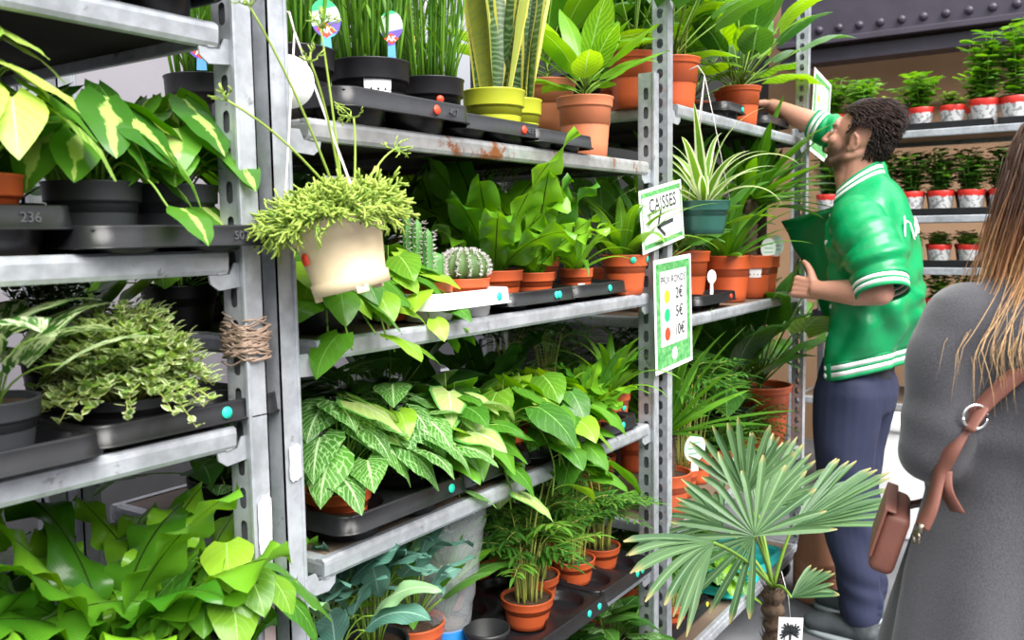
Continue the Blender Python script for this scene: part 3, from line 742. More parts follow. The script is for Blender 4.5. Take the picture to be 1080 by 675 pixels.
def mk_blue(seed, potr=0.07, poth=0.12, potm='charcoal', n=26, name='blue_star_fern'):
    r = R(seed); t, sh = base_plant(name, potr, poth, potm); mb = MB(); sm = MB()
    for i in range(n):
        f = (i+.5)/n; az = i*GA+r.g(-.3, .3); rad = .13*math.sqrt(f)*r.g(.7, 1.1); z = sh+.05+.16*(1-f*.6)*r.g(.7, 1.1)
        p = (math.cos(az)*rad, math.sin(az)*rad, z); stalk(sm, (math.cos(az)*.015, math.sin(az)*.015, sh), p, .0018, .0012, .3)
        e = r.g(.7, 1.4); mi = 1 if r.random() < .25 else 0; l = r.g(.11, .17)
        leaf(mb, p, az+r.g(-.4, .4), e, e-r.g(.5, 1.5), l, r.g(.042, .06), P_oval, 14, 6, .1, .11, r.g(1.5, 2.5), r.g(-.6, .6), c=r.g(0, 1), m=mi, rng=r)
        for sg in (-1, 1):
            if r.random() < .3:
                leaf(mb, p, az+sg*r.g(.6, 1.2), e*.6, e*.6-1.0, l*.7, r.g(.02, .03), P_nest, 10, 4, .1, .25, 2, r.g(-.5, .5), c=r.g(0, 1), m=mi, rng=r)
    mb.build('fronds', [LM['blue'], LM['blue_new']], t); sm.build('stems', LM['stem'], t); return t

def mk_ball_cactus(seed, potr=0.045, poth=0.055, potm='terra', rr=.04):
    r = R(seed); t, sh = base_plant('ball_cactus', potr, poth, potm); mb = MB(); nr, S = 14, 56
    V = []; sp = MB()
    for i in range(nr+1):
        th = PI*i/nr*.93; 
        for j in range(S):
            a = 2*PI*j/S; rib = 1+.09*math.cos(14*a); rad = rr*math.sin(th)*rib+1e-5
            V.append((rad*math.cos(a), rad*math.sin(a), sh+rr*.62+rr*.78*math.cos(th)))
    mb.add(V, gridf(nr+1, S, True)); mb.build('body', leafmat('cactus_skin', (.1, .2, .08), (.05, .12, .05), trans=0, rough=.6), t)
    for i in range(2, 10):
        th = PI*i/nr*.93
        for k in range(14):
            a = 2*PI*k/14; c = np.array([rr*1.1*math.sin(th)*math.cos(a), rr*1.1*math.sin(th)*math.sin(a), sh+rr*.62+rr*.78*math.cos(th)]); nrm = c-np.array([0, 0, sh+rr*.55]); nrm /= np.linalg.norm(nrm)
            for q in range(11):
                d = nrm+np.array([r.g(-.9, .9), r.g(-.9, .9), r.g(-.9, .9)]); d /= np.linalg.norm(d); tube(sp, [c, c+d*.0065], [.0006, .0002], 3)
    sp.build('spines', simple('cactus_spine', (.75, .72, .68), .5), t); return t

def mk_column_cactus(seed, potr=0.042, poth=0.055, potm='terra'):
    r = R(seed); t, sh = base_plant('column_cactus', potr, poth, potm); mb = MB(); sp = MB()
    for (x, y, h, rad) in ((-.012, -.01, .05, .013), (.014, -.004, .045, .014), (0, .015, .1, .007), (.02, .016, .115, .006), (-.018, .012, .085, .007), (.004, -.02, .03, .011)):
        n, S = 14, 24; V = []
        for i in range(n+1):
            z = h*i/n; rr = rad*math.sqrt(max(0, 1-max(0, (i/n-.75)/.25)**2))+1e-5
            for j in range(S):
                a = 2*PI*j/S; V.append((x+rr*(1+.16*math.cos(6*a))*math.cos(a), y+rr*(1+.16*math.cos(6*a))*math.sin(a), sh+z))
        mb.add(V, gridf(n+1, S, True), None, r.g(0, 1))
        for i in range(1, n):
            for k in range(6):
                a = 2*PI*k/6; c = np.array([x+rad*1.14*math.cos(a), y+rad*1.14*math.sin(a), sh+h*i/n])
                for q in range(3): tube(sp, [c, c+np.array([math.cos(a)+r.g(-.6, .6), math.sin(a)+r.g(-.6, .6), r.g(-.5, .8)])*.005], [.0005, .0002], 3)
    mb.build('stems', leafmat('green_cactus_skin', (.1, .32, .1), (.04, .16, .06), trans=0, rough=.55), t); sp.build('spines', bpy.data.materials['cactus_spine'] if 'cactus_spine' in bpy.data.materials else M_['wire'], t); return t

def mk_fern(seed, potr=0.045, poth=0.07, potm='terra', n=26, L=0.13, mat='palm_lime', name='small_potted_fern', ll=.018, lw=.006):
    r = R(seed); t, sh = base_plant(name, potr, poth, potm); mb = MB(); sm = MB()
    for i in range(n):
        f = (i+.5)/n; az = i*GA; e = 1.4-1.0*f; l = L*r.g(.7, 1.1); C = [np.array([0, 0, sh])]
        for k in range(10):
            ee = e-1.2*k/10; C.append(C[-1]+np.array([math.cos(az)*math.cos(ee), math.sin(az)*math.cos(ee), math.sin(ee)])*l/10)
        tube(sm, C, .0008, 4)
        for j in range(2, 11):
            for sg in (-1, 1): leaf(mb, C[j], az+sg*1.2, .1, -.3, ll*(1.2-.07*j), lw, P_oval, 3, 2, .1, c=r.g(0, 1), rng=r)
    mb.build('fronds', LM[mat], t); sm.build('stems', LM['stem'], t); return t

# ------------------------------------------------------------------ plant kinds and placement
K = {
 'fern': lambda s: mk_nest_fern(s),
 'fern_big': lambda s: mk_nest_fern(s, .075, .12, 'black', 26, .36, .088, el=(.2, 1.3), wave=.22, out=1.1),
 'fern_tall': lambda s: mk_nest_fern(s, .062, .078, 'terra', 14, .325, .08, el=(.75, 1.42), wave=.26, out=1.0),
 'fern_dark': lambda s: mk_nest_fern(s, .07, .11, 'black', 14, .34, .085, mat='fern_dark', el=(.5, 1.3), wave=.08, name='dark_leaved_fern'),
 'fern_small': lambda s: mk_nest_fern(s, .045, .06, 'terra', 17, .17, .038, el=(.4, 1.35), wave=.1, out=1.1),
 'brasil': lambda s: mk_heart(s, .064, .092, 'charcoal', 24, .10, 'brasil', 'heart', (.035, .14), .10, 2, trail_len=.06, trail_dir=-.9, droop=(-.75, -.5), m2=.2, wr=.86),
 'arrow_pale': lambda s: mk_heart(s, .062, .092, 'terra', 26, .115, 'arrow', 'heart', (.04, .19), .13, 0, name='arrowhead_plant', prof=P_arrow, lobe=.3, wr=.8, m2=.2, droop=(-.6, -.6)),
 'philo': lambda s: mk_heart(s, .062, .075, 'black', 26, .1, 'heart', 'heart_lime', (.0, .10), .11, 5, trail_len=.1, trail_dir=-1.6, m2=.35, wr=.88, droop=(-.5, -.7)),
 'philo_red': lambda s: mk_heart(s, .056, .07, 'terra', 28, .1, 'heart', 'heart_lime', (.0, .11), .12, 5, trail_len=.1, trail_dir=-1.5, m2=.4, wr=.84, droop=(-.45, -.7)),
 'syng_red': lambda s: mk_heart(s, .062, .072, 'terra', 40, .092, 'syng', 'syng_pale', (.035, .18), .125, 0, name='arrowhead_plant', prof=P_arrow, lobe=.3, wr=.9, m2=.18, droop=(-.45, -.7)),
 'syng_black': lambda s: mk_heart(s, .062, .07, 'black', 34, .09, 'syng', 'heart_lime', (.03, .17), .12, 2, name='arrowhead_plant', prof=P_arrow, lobe=.3, wr=.85, m2=.35, trail_len=.1, trail_dir=-1.2, droop=(-.2, -.9)),
 'syng_pale': lambda s: mk_heart(s, .056, .07, 'terra', 34, .095, 'syng_pale', 'heart', (.0, .17), .13, 3, name='arrowhead_plant', prof=P_arrow, lobe=.3, wr=.82, m2=.4, trail_len=.12, trail_dir=-1.2, droop=(-.2, -.9)),
 'syng_dark': lambda s: mk_heart(s, .062, .08, 'black', 40, .11, 'aroid', 'syng', (.0, .2), .16, 0, name='arrowhead_plant', prof=P_arrow, lobe=.3, wr=.8, m2=.2),
 'marble': lambda s: mk_heart(s, .064, .085, 'charcoal', 16, .125, 'marble', None, (.03, .12), .09, 0, name='marbled_pothos', droop=(.5, -1.0), wr=.62),
 'bushy': lambda s: mk_bushy(s, .068, .05, 'black', 280, .125, .125, .021, 'bushy', 'herb_pale', name='bushy_variegated_plant', asp=.68, pairs=6, sph=1, sag=.075, m2=.25, petm='stem_pale'),
 'tiny': lambda s: mk_bushy(s, .055, .09, 'black', 40, .15, .08, .02, 'tiny', name='small_leaved_plant', asp=.6, pairs=7, up=.7),
 'canes': lambda s: mk_canes(s),
 'sans': lambda s: mk_sans(s),
 'sans_green': lambda s: mk_sans(s, .06, .12, 'lime', 8, .42, False),
 'lance': lambda s: mk_lance(s, .078, .165, 'salmon', 17, .2, .085, mat='lance', mat2='aroid_lime', trunk=.06, pet=.06, band=.17),
 'lance_big': lambda s: mk_lance(s, .095, .17, 'salmon', 15, .34, .13, mat='aroid_lime', mat2='lance', trunk=.1, pet=.12, el=(.2, 1.3), band=.15, prof=P_oval),
 'aroid': lambda s: mk_lance(s, .085, .165, 'terra', 16, .24, .13, mat='aroid', mat2='aroid_lime', trunk=.04, pet=.24, el=(.5, 1.35), droop=1.1, prof=P_heart, lobe=.12, m2=.3, name='broad_leaved_plant', band=.12, wave=.02),
 'aroid_dark': lambda s: mk_lance(s, .08, .13, 'black', 16, .24, .13, mat='aroid', mat2=None, trunk=.04, pet=.16, el=(.3, 1.3), droop=1.1, prof=P_heart, lobe=.12, name='broad_leaved_plant'),
 'aroid_lime': lambda s: mk_lance(s, .085, .15, 'terra', 20, .22, .15, mat='aroid_lime', mat2='aroid', trunk=.06, pet=.24, el=(.2, 1.3), droop=1.0, prof=P_heart, lobe=.12, m2=.3, name='broad_leaved_plant'),
 'peace': lambda s: mk_lance(s, .075, .14, 'terra', 26, .2, .06, mat='aroid', mat2='lance', trunk=.01, pet=.13, el=(.5, 1.45), droop=.9, name='peace_lily', m2=.4),
 'palm': lambda s: mk_palm(s, tall=1, n=24, h=.13, frond=.13, ll=.06, lw=.008),
 'palm_small': lambda s: mk_palm(s, .05, .075, 'terra', 22, .12, .09, mat='palm_lime', mat2='palm', ll=.05, lw=.009),
 'palm_tall': lambda s: mk_palm(s, .062, .11, 'terra', 14, .3, .2, ll=.11, lw=.013, name='feather_palm'),
 'palm_back': lambda s: mk_palm(s, .062, .11, 'black', 12, .22, .2, ll=.12, lw=.012, name='feather_palm', lean=.7),
 'young_palm': lambda s: mk_strap(s, .058, .098, 'terra', 20, .26, .036, 'lance', (.6, 1.45), 1.6, name='young_palm', fold=.2),
 'spider': lambda s: mk_strap(s, .078, .1, 'dkgreen', 20, .34, .036, 'spider', (.5, 1.45), 1.5, fold=.25),
 'strap': lambda s: mk_strap(s, .07, .13, 'terra', 24, .3, .03, 'strap', (.4, 1.4), .8, name='dracaena'),
 'yucca': lambda s: mk_strap(s, .075, .14, 'terra', 34, .34, .036, 'strap', (.0, 1.4), .6, name='yucca', trunk=.2, tr=.024),
 'yucca_low': lambda s: mk_strap(s, .08, .13, 'terra', 30, .38, .04, 'strap', (.3, 1.45), .5, name='yucca', trunk=.13, tr=.032),
 'blue': lambda s: mk_blue(s),
 'ball': lambda s: mk_ball_cactus(s),
 'column': lambda s: mk_column_cactus(s),
 'sfern': lambda s: mk_fern(s),
 'cfern': lambda s: mk_fern(s, .05, .08, 'terra', 34, .19, 'palm', 'feathery_fern', .03, .009),
}
PROTO = {}
def put(kind, x, y, z, label, cat='potted plant', group=None, s=1.0, rz=None, v=0, dots=(), lab=None):
    k = (kind, v)
    if k not in PROTO:
        o = K[kind](hash(kind) % 7+v*13+3 if False else sum(map(ord, kind))+v*101); PROTO[k] = o
        src = o; used = False
    else:
        o = copy_tree(PROTO[k]); 
        for ch in list(o.children):
            if ch.name.startswith(('price_', 'plant_tag')): bpy.data.objects.remove(ch)
    o.location = (x, y, z); o.scale = (s, s, s)
    o.rotation_euler = (0, 0, (x*37.7+y*11.3+z*5.1) % 6.28 if rz is None else rz)
    for q in ('group',):
        if q in o: del o[q]
    tag(o, label, cat, group)
    rz_ = o.rotation_euler[2]
    pr = [c for c in o.children if c.name.startswith('pot')][0]
    R_ = max(abs(a[0]) for a in pr.bound_box); H_ = max(a[2] for a in pr.bound_box)
    for d in dots:        # (world angle, height fraction, material)
        pdot(o, R_/1.01, H_, d[0]-rz_, H_*d[1], M_[d[2]])
    if lab: plabel(o, R_/1.01, H_, lab[0]-rz_, M_['paper'], lab[2], lab[3], H_*lab[1])
    return o
CA = -2.25     # the world angle that faces the camera from the middle trolley

# --- left trolley, shelf at eye height
tray(0.765, 1.235, ZA[1], 2, 3, 'black plant tray with raised 507 under the two charcoal pots of streaked philodendron', cell=.136, hole=.0655, cup=.026, txt='507', dots=(.02,))
tray(0.42, 1.20, ZA[1], 3, 2, 'taller black tray with raised 236 at the left edge of the eye-level shelf', cell=.136, hole=.064, cup=.05, txt='236')
ZT = .004
g = 'yellow-streaked philodendrons on the left trolley'
put('brasil', .715, 1.165, ZA[1]+ZT, 'yellow-streaked heart-leaf philodendron in the left charcoal pot of the tray marked 507', group=g, rz=0)
put('brasil', .842, 1.165, ZA[1]+ZT, 'yellow-streaked philodendron in the right charcoal pot beside the slotted post', group=g, v=1, rz=.3)
put('aroid_dark', .74, 1.42, ZA[1]+ZT, 'dark-leaved plant standing behind the yellow-streaked philodendrons', s=.55)
put('arrow_pale', .545, 1.15, ZA[1]+.006, 'bright pale arrowhead plant in an orange pot at the left edge, eye-level shelf', s=1.0)
put('syng_dark', .50, 1.40, ZA[1]+.01, 'dark arrowhead plant at the left edge behind the bright pale one', s=.8)
# --- left trolley, third shelf
tray(0.785, 1.21, ZA[2], 2, 2, 'black plant tray with a turquoise sticker under the bushy cream and green plant', cell=.150, hole=.0715, cup=.028, dots=(.045,))
tray(0.42, 1.17, ZA[2], 3, 2, 'black plant tray at the left edge below the marbled pothos', cell=.136, hole=.0655, cup=.028)
put('bushy', .718, 1.12, ZA[2]+.012, 'bushy plant of tiny cream-edged leaves spilling over its black tray', s=1.0)
put('marble', .535, 1.12, ZA[2]+.004, 'marbled cream and green pothos in a charcoal pot at the left edge', s=.95, rz=3.6)
put('tiny', .80, 1.44, ZA[2]+.01, 'small dark-leaved plant behind the bushy cream and green plant, near the slotted post', s=1.0)
put('tiny', .64, 1.45, ZA[2]+.01, 'small dark-leaved plant behind the bushy plant, further left', s=1.05, v=1)
# --- left trolley, fourth shelf: bird's nest ferns
g = "bird's nest ferns on the lowest visible shelf of the left trolley"
put('fern_big', .70, 1.16, ZA[3]+.02, "largest bird's nest fern with glossy wavy fronds at the bottom left", group=g, rz=.5)
put('fern_big', .45, 1.20, ZA[3], "bird's nest fern cut by the bottom left corner", group=g, rz=2.2, s=.9, v=1)
put('fern_big', .86, 1.22, ZA[3], "bird's nest fern leaning against the slotted post at the bottom left", group=g, rz=3.9, s=.75, v=1)
put('fern_dark', .60, 1.48, ZA[3], 'dark broad-leaved fern in shade behind the bird\'s nest ferns', s=.85)
put('philo', .84, 1.08, ZA[3]+.12, 'yellow-green philodendron vine hanging before the slotted post among the ferns', s=.85, v=2)
tray(0.66, 1.22, ZA[0], 3, 3, 'black tray seen from below on the top shelf of the left trolley', cell=.12, hole=.05, cup=.05)

# --- middle trolley, top shelf
z = ZB[0]
tray(1.235, 1.20, z, 2, 2, 'black plant tray with raised 407 and an orange sticker under the labelled black pot', cell=.165, hole=.075, cup=.046, txt='407', dots=(.06,), dmat='dot_red', skirt=.024)
tray(1.54, 1.20, z, 2, 2, 'black plant tray with raised 483 under the bamboo grass and the wide lime pot', cell=.146, hole=.0705, cup=.038, txt='483', dots=(.07,), dmat='dot_red', skirt=.022)
tray(1.775, 1.17, z, 2, 2, 'low black tray under the narrow lime pot with a red sticker on its cup', cell=.125, hole=.0605, cup=.030)
g = 'bamboo grasses on the top shelf of the middle trolley'
put('canes', 1.27, 1.16, z+.006, 'bamboo grass in the black pot with the white paper label', group=g, lab=(CA+.05, .62, .05, .026))
put('canes', 1.455, 1.17, z+.006, 'bamboo grass in a black pot with one red sticker, left of the snake plant', group=g, v=1, dots=((CA+.1, .62, 'dot_red'),), s=.95)
put('canes', 1.09, 1.17, z+.006, 'bamboo grass behind the round white disc at the left of the top shelf', group=g, s=.97)
put('canes', 1.32, 1.42, z, 'bamboo grass standing behind the labelled black pot', group=g)
put('canes', 1.165, 1.50, z, 'bamboo grass at the rear edge of the top shelf, seen between the two posts', group=g, v=1, s=1.02)
put('canes', 1.51, 1.43, z, 'bamboo grass in the back row behind the red-dotted black pot', group=g)
put('sans', 1.665, 1.16, z+.006, 'yellow-edged snake plant in the wide lime pot', 'snake plant', dots=((CA+.35, .3, 'dot_red'),), rz=.4)
put('sans_green', 1.80, 1.19, z+.006, 'green banded snake plant in the narrow lime pot', 'snake plant', rz=1.0)
put('sans_green', 1.62, 1.42, z, 'dark snake plant in the back row behind the wide lime pot', 'snake plant', rz=2.5, s=1.05)
put('lance', 2.02, 1.13, z, 'glossy lance-leaved philodendron in the ridged salmon pot at the shelf end', rz=.2, s=.92)
put('lance_big', 2.235, 1.37, z+.10, 'large lime-green leaved plant in the salmon pot behind the short post', rz=2.3, s=.85)
# --- middle trolley, second shelf
z = ZB[1]
put('philo', 1.115, 1.16, z, 'heart-leaved philodendron in a black pot trailing below the hanging cream pot', rz=.2, s=1.0)
put('philo', 1.03, 1.42, z, 'heart-leaved philodendron behind the left post of the middle trolley', v=1, rz=2.0, s=1.1)
put('philo_red', 1.30, 1.16, z+.004, 'lime heart-leaved vine hanging beside the cream pot', v=2, s=.8, rz=.4)
tray(1.42, 1.17, z, 2, 2, 'white plant tray holding the cacti', cell=.125, hole=.052, cup=.046, mat='white', dots=(.075,), skirt=.022, group=None)
put('column', 1.365, 1.12, z+.004, 'clump of spiny column cacti in a small orange pot in the white tray', 'cactus', s=1.3)
put('ball', 1.49, 1.12, z+.010, 'round white-spined ball cactus in a small orange pot in the white tray', 'cactus', s=1.2)
tray(1.69, 1.19, z, 2, 2, 'black tray under the two tall bird\'s nest ferns on the second shelf', cell=.135, hole=.0655, cup=.032, dots=(.045, .058))
tray(1.97, 1.19, z, 2, 2, 'black tray with a turquoise sticker near the right end of the second shelf', cell=.13, hole=.0605, cup=.032, dots=(.03,))
g = "tall bird's nest ferns on the second shelf"
put('fern_tall', 1.64, 1.15, z+.004, "tallest bird's nest fern with upright wavy fronds, beside the ball cactus", group=g, rz=1.3, s=1.05)
put('fern_tall', 1.775, 1.14, z+.004, "bird's nest fern with arching bright fronds, second from the ball cactus", group=g, rz=2.0, v=1, s=.92)
put('fern_tall', 1.80, 1.42, z, "bird's nest fern in the back row of the second shelf", group=g, rz=4.1, s=1.1)
put('young_palm', 1.95, 1.12, z+.004, 'young palm with drooping leaves in a small orange pot with a white label', s=.75, rz=.8, lab=(CA, .45, .024, .014))
put('young_palm', 2.165, 1.095, z, 'young palm with two turquoise stickers on its orange pot, beside the arrow sign', s=1.08, rz=3.2, v=1, dots=((CA-.05, .87, 'dot_teal'), (CA+.85, .87, 'dot_teal')))
for i, (x, y, s, kk, lb) in enumerate([(1.33, 1.46, .95, 'fern_dark', 'dark broad-leaved fern in the back row behind the column cacti'), (1.56, 1.46, 1.05, 'fern_dark', 'dark broad-leaved fern in the back row behind the ball cactus'), (2.03, 1.43, .95, 'palm_back', 'feather palm in the back row behind the young palms'), (2.2, 1.38, .9, 'palm_tall', 'feather palm at the right end of the second shelf, behind the arrow sign'), (1.14, 1.50, .7, 'fern_dark', 'dark broad-leaved fern at the back behind the cream hanging pot')]):
    put(kk, x, y, z, lb, s=s, v=i % 2)
# --- middle trolley, third shelf
z = ZB[2]
tray(1.21, 1.20, z, 2, 2, 'black tray with a turquoise sticker under the veined arrowhead plant', cell=.16, hole=.066, cup=.052, dots=(.11,), skirt=.022)
tray(1.505, 1.19, z, 2, 2, 'black tray under the small orange pot of trailing arrowhead plant on the third shelf', cell=.13, hole=.06, cup=.045, dots=(-.085,))
tray(1.79, 1.19, z, 2, 2, 'black tray behind the long hanging heart leaf on the third shelf', cell=.13, hole=.06, cup=.045, dots=(-.06,))
tray(2.04, 1.18, z, 2, 2, 'black tray at the right end of the third shelf under the small ferns', cell=.12, hole=.056, cup=.03, dots=(.03,))
put('syng_red', 1.14, 1.15, z+.004, 'white-veined arrowhead plant in an orange pot at the left of the third shelf', rz=.5)
put('syng_black', 1.30, 1.15, z+.004, 'green arrowhead plant in a black pot beside the white-veined one', rz=1.2)
put('syng_pale', 1.46, 1.14, z+.004, 'pale trailing arrowhead plant in a small orange pot, middle of the third shelf', rz=.1)
put('philo_red', 1.65, 1.15, z+.004, 'heart-leaved philodendron hanging over the third shelf edge', rz=.2, s=1.15)
put('philo_red', 1.80, 1.16, z+.004, 'heart-leaved philodendron with a long pointed leaf hanging past the shelf edge', rz=.0, v=1, s=1.2)
g = "small bird's nest ferns on the third shelf"
put('fern_small', 1.97, 1.11, z+.004, "small bird's nest fern in the nearer little orange pot on the third shelf", group=g, s=1.05, dots=((CA, .5, 'dot_teal'),))
put('fern_small', 2.085, 1.14, z+.004, "small bird's nest fern in an orange pot beside the last one on the third shelf", group=g, s=1.2, v=1)
put('young_palm', 2.19, 1.15, z, 'young palm in a turquoise-dotted orange pot at the end of the third shelf', s=.95, rz=5.0, dots=((CA+.4, .5, 'dot_teal'),))
bk = [(1.08, 1.40, 'syng_dark', .95), (1.25, 1.42, 'syng_dark', 1.0), (1.42, 1.40, 'syng_dark', .95), (1.58, 1.42, 'aroid_dark', .8), (1.75, 1.42, 'fern_dark', .75), (1.92, 1.38, 'fern_dark', .8), (2.08, 1.42, 'palm_back', .85), (2.2, 1.36, 'palm_tall', .7)]
bl = ['behind the left post', 'behind the white-veined arrowhead plant', 'behind the small black pot', 'behind the pale trailing arrowhead plant', 'behind the hanging heart leaves', 'behind the long pointed heart leaf', 'behind the small ferns', 'in the right corner below the arrow sign']
for i, (x, y, kk, s) in enumerate(bk):
    put(kk, x, y, z, {'syng_dark': 'dark arrowhead plant', 'aroid_dark': 'dark broad-leaved plant', 'fern_dark': 'dark leafy fern', 'palm_back': 'feather palm', 'palm_tall': 'feather palm'}[kk]+', third shelf back row, '+bl[i], s=s, v=i % 2)
# --- middle trolley, fourth shelf
z = ZB[3]
tray(1.76, 1.20, z, 2, 2, 'grey-black tray with turquoise stickers under the two nearest parlour palms', cell=.17, hole=.06, cup=.02, dots=(.07, .12), skirt=.022)
tray(2.07, 1.19, z, 2, 2, 'grey-black tray under the two further parlour palms', cell=.145, hole=.056, cup=.02, dots=(.05, .08), skirt=.022)
g = 'parlour palms on the fourth shelf'
for i, (x, y, s, v, lb) in enumerate([(1.725, 1.13, 1.12, 0, 'parlour palm with one tall frond in the nearest orange pot of the fourth shelf'), (1.855, 1.19, 1.1, 1, 'parlour palm in the second orange pot from the camera, in soil-filled open pot'), (2.01, 1.17, 1.05, 2, 'parlour palm in the third orange pot, nearer pot of the far tray'), (2.14, 1.16, 1.0, 0, 'parlour palm in the furthest orange pot of the front row beside the slotted post'),
    (1.70, 1.36, 1.1, 1, 'parlour palm in the back row behind the nearest orange pot'), (1.87, 1.40, 1.15, 2, 'parlour palm in the back row behind the second orange pot'), (2.03, 1.38, 1.15, 0, 'parlour palm in the back row of the far tray'), (2.17, 1.36, 1.2, 1, 'tall parlour palm in the back corner of the fourth shelf')]):
    put('palm', x, y, z+.004, lb, 'potted palm', g, s, v=v)
put('blue', 1.12, 1.17, z+.0, 'blue-green star fern with wavy fingered fronds at the left of the fourth shelf', rz=.4, s=1.0)
put('blue', 1.27, 1.20, z+.0, 'blue-green star fern with a pale new frond, nearer the bagged plant', rz=2.6, s=1.05, v=1)
put('peace', 1.42, 1.22, z-.02, 'dark lance-leaved plant beside the clear plastic sleeve', s=.9)
put('aroid_dark', 1.12, 1.46, z, 'dark broad-leaved plant in shade behind the blue-green ferns', s=.7)
put('syng_dark', 1.34, 1.46, z, 'dark arrowhead plant in shade at the back of the fourth shelf', s=.9)
put('fern_dark', 2.03, 1.3, ZB[4], 'dark fern on the bottom shelf under the parlour palms', s=.8)
put('syng_dark', 2.18, 1.16, ZB[4], 'dark arrowhead plant on the bottom shelf beside the slotted post', s=.9)
put('aroid_dark', 1.80, 1.28, ZB[4], 'dark broad-leaved plant on the bottom shelf', s=.7)

# --- right trolley
z = ZC[0]
put('aroid', 2.62, 1.16, z, 'broad-leaved plant in a tall orange pot at the left of the high shelf', rz=.3, dots=())
put('palm_tall', 2.84, 1.25, z, 'feather palm in an orange pot in the middle of the high shelf', 'potted palm', s=.95)
put('aroid', 3.13, 1.13, z, 'broad-leaved plant in a ribbed orange pot near the reaching hand', rz=1.2, v=1, s=.85)
put('aroid', 3.27, 1.20, z, 'broad-leaved plant in a taller orange pot just beside the reaching hand', rz=3.0, s=.92)
tray(2.90, 1.15, z, 2, 2, 'black tray with a turquoise sticker on the high shelf of the right trolley', cell=.085, hole=.036, cup=.045, dots=(.05,))
put('palm_tall', 2.93, 1.42, z, 'feather palm in the back row of the high shelf', 'potted palm', v=1)
put('aroid_dark', 2.5, 1.42, z, 'dark broad-leaved plant at the back left of the high shelf', s=.95)
put('aroid_lime', 3.45, 1.45, z, 'lime broad-leaved plant at the back right end of the high shelf', s=1.0)
put('aroid_lime', 3.25, 1.50, z, 'lime broad-leaved plant at the back behind the orange pots', s=.95, v=1)
tray(3.42, 1.22, z, 2, 2, 'black empty tray on the high shelf behind the reaching arm', cell=.13, hole=.055, cup=.05)
put('aroid_lime', 2.78, 1.45, z, 'lime broad-leaved plant at the back of the high shelf, left part', s=.9, v=1)
put('aroid', 3.02, 1.44, z, 'broad-leaved plant at the back of the high shelf behind the ribbed pot', s=1.0)
put('aroid', 2.44, 1.20, z, 'broad-leaved plant half hidden behind the tall left post of the right trolley', s=.95, v=1)
z = ZC[1]
tray(2.77, 1.15, z, 2, 1, 'black open tray with a red sticker on the second shelf of the right trolley', cell=.16, hole=.06, cup=.04, dots=(.1,), dmat='dot_red')
put('peace', 2.62, 1.22, z, 'leafy plant in an orange pot behind the price sign', s=1.0)
put('peace', 2.90, 1.25, z, 'leafy plant in the large orange pot beside the open black tray', s=1.3, v=1)
put('strap', 3.09, 1.16, z, 'green plant in the ridged salmon pot on the second shelf', s=1.25)
put('yucca', 3.30, 1.15, z, 'small yucca with a braided trunk in an orange pot with a round white tag', 'yucca', s=1.12, lab=(-2.5, .6, .04, .03))
put('yucca', 3.53, 1.19, z, 'small yucca with a braided trunk nearest the man\'s fist', 'yucca', s=1.05, v=1)
put('aroid', 2.72, 1.45, z, 'broad-leaved plant with a pale heart leaf in the back row', s=.8)
put('aroid_dark', 3.0, 1.48, z, 'dark broad-leaved plant in the back row of the second shelf', s=.9, v=1)
put('strap', 3.3, 1.48, z, 'strappy green plant in the back row behind the yuccas', s=1.2, v=1)
put('aroid_dark', 3.55, 1.45, z, 'dark broad-leaved plant at the back right of the second shelf', s=.9)
z = ZC[2]
put('yucca_low', 2.55, 1.15, z, 'yucca with a thick fibrous trunk beside the double post', 'yucca', s=1.0)
g = 'orange-potted palms on the third shelf of the right trolley'
put('palm_tall', 2.74, 1.18, z, 'feather palm in an orange pot beside the thick-trunked yucca', 'potted palm', g, s=.9)
put('palm_tall', 2.92, 1.20, z, 'feather palm in an orange pot, third from the double post', 'potted palm', g, s=.85, v=1)
put('cfern', 3.10, 1.17, z, 'feathery fern in an orange pot with a white label', s=1.1, lab=(-2.5, .5, .05, .03), group=None)
put('cfern', 3.28, 1.18, z, 'feathery fern in an orange pot near the far end of the third shelf', s=1.15, lab=(-2.5, .5, .05, .03), v=1)
put('cfern', 3.46, 1.20, z, 'feathery fern in the last orange pot of the third shelf', s=1.1)
put('palm_tall', 2.65, 1.45, z, 'feather palm in the back row behind the thick-trunked yucca', 'potted palm', s=1.1)
put('palm_tall', 2.95, 1.46, z, 'feather palm in the middle of the back row, third shelf', 'potted palm', s=1.1, v=1)
put('aroid_dark', 2.80, 1.52, z, 'dark broad-leaved plant in the back corner behind the feather palms, third shelf', s=1.15)
put('fern_dark', 3.08, 1.36, z, 'dark leafy fern behind the feathery ferns, third shelf', s=1.05)
put('fern_dark', 3.38, 1.38, z, 'dark leafy fern near the far end of the third shelf', s=1.1, v=1)
put('aroid_dark', 3.40, 1.28, z+.0, 'tall dark broad-leaved plant climbing near the far post, third shelf', s=1.45, v=1)
put('aroid', 3.58, 1.20, z, 'broad-leaved plant with pale undersides behind the man, third shelf', s=1.5)
put('aroid_dark', 3.22, 1.47, z, 'dark broad-leaved plant in the back row behind the feathery ferns', s=1.1)
put('aroid_dark', 3.5, 1.45, z, 'dark climbing broad-leaved plant at the end of the back row', s=1.2, v=1)
z = ZC[3]
g = 'little palms on the bottom shelf of the right trolley'
for i, (x, y) in enumerate([(2.50, 1.17), (2.63, 1.17), (2.77, 1.18)]):
    put('palm_small', x, y, z+.004, ['little palm in the orange pot nearest the double post on the bottom shelf', 'little palm in the middle orange pot, bottom shelf', 'little palm in the orange pot beside the turquoise tray'][i], 'potted palm', g, s=1.15, v=i % 2)
put('palm', 2.56, 1.42, z, 'parlour palm at the back of the bottom shelf by the double post', 'potted palm', s=1.3, v=1)
put('palm', 2.78, 1.42, z, 'parlour palm at the back of the bottom shelf, middle', 'potted palm', s=1.3, v=2)
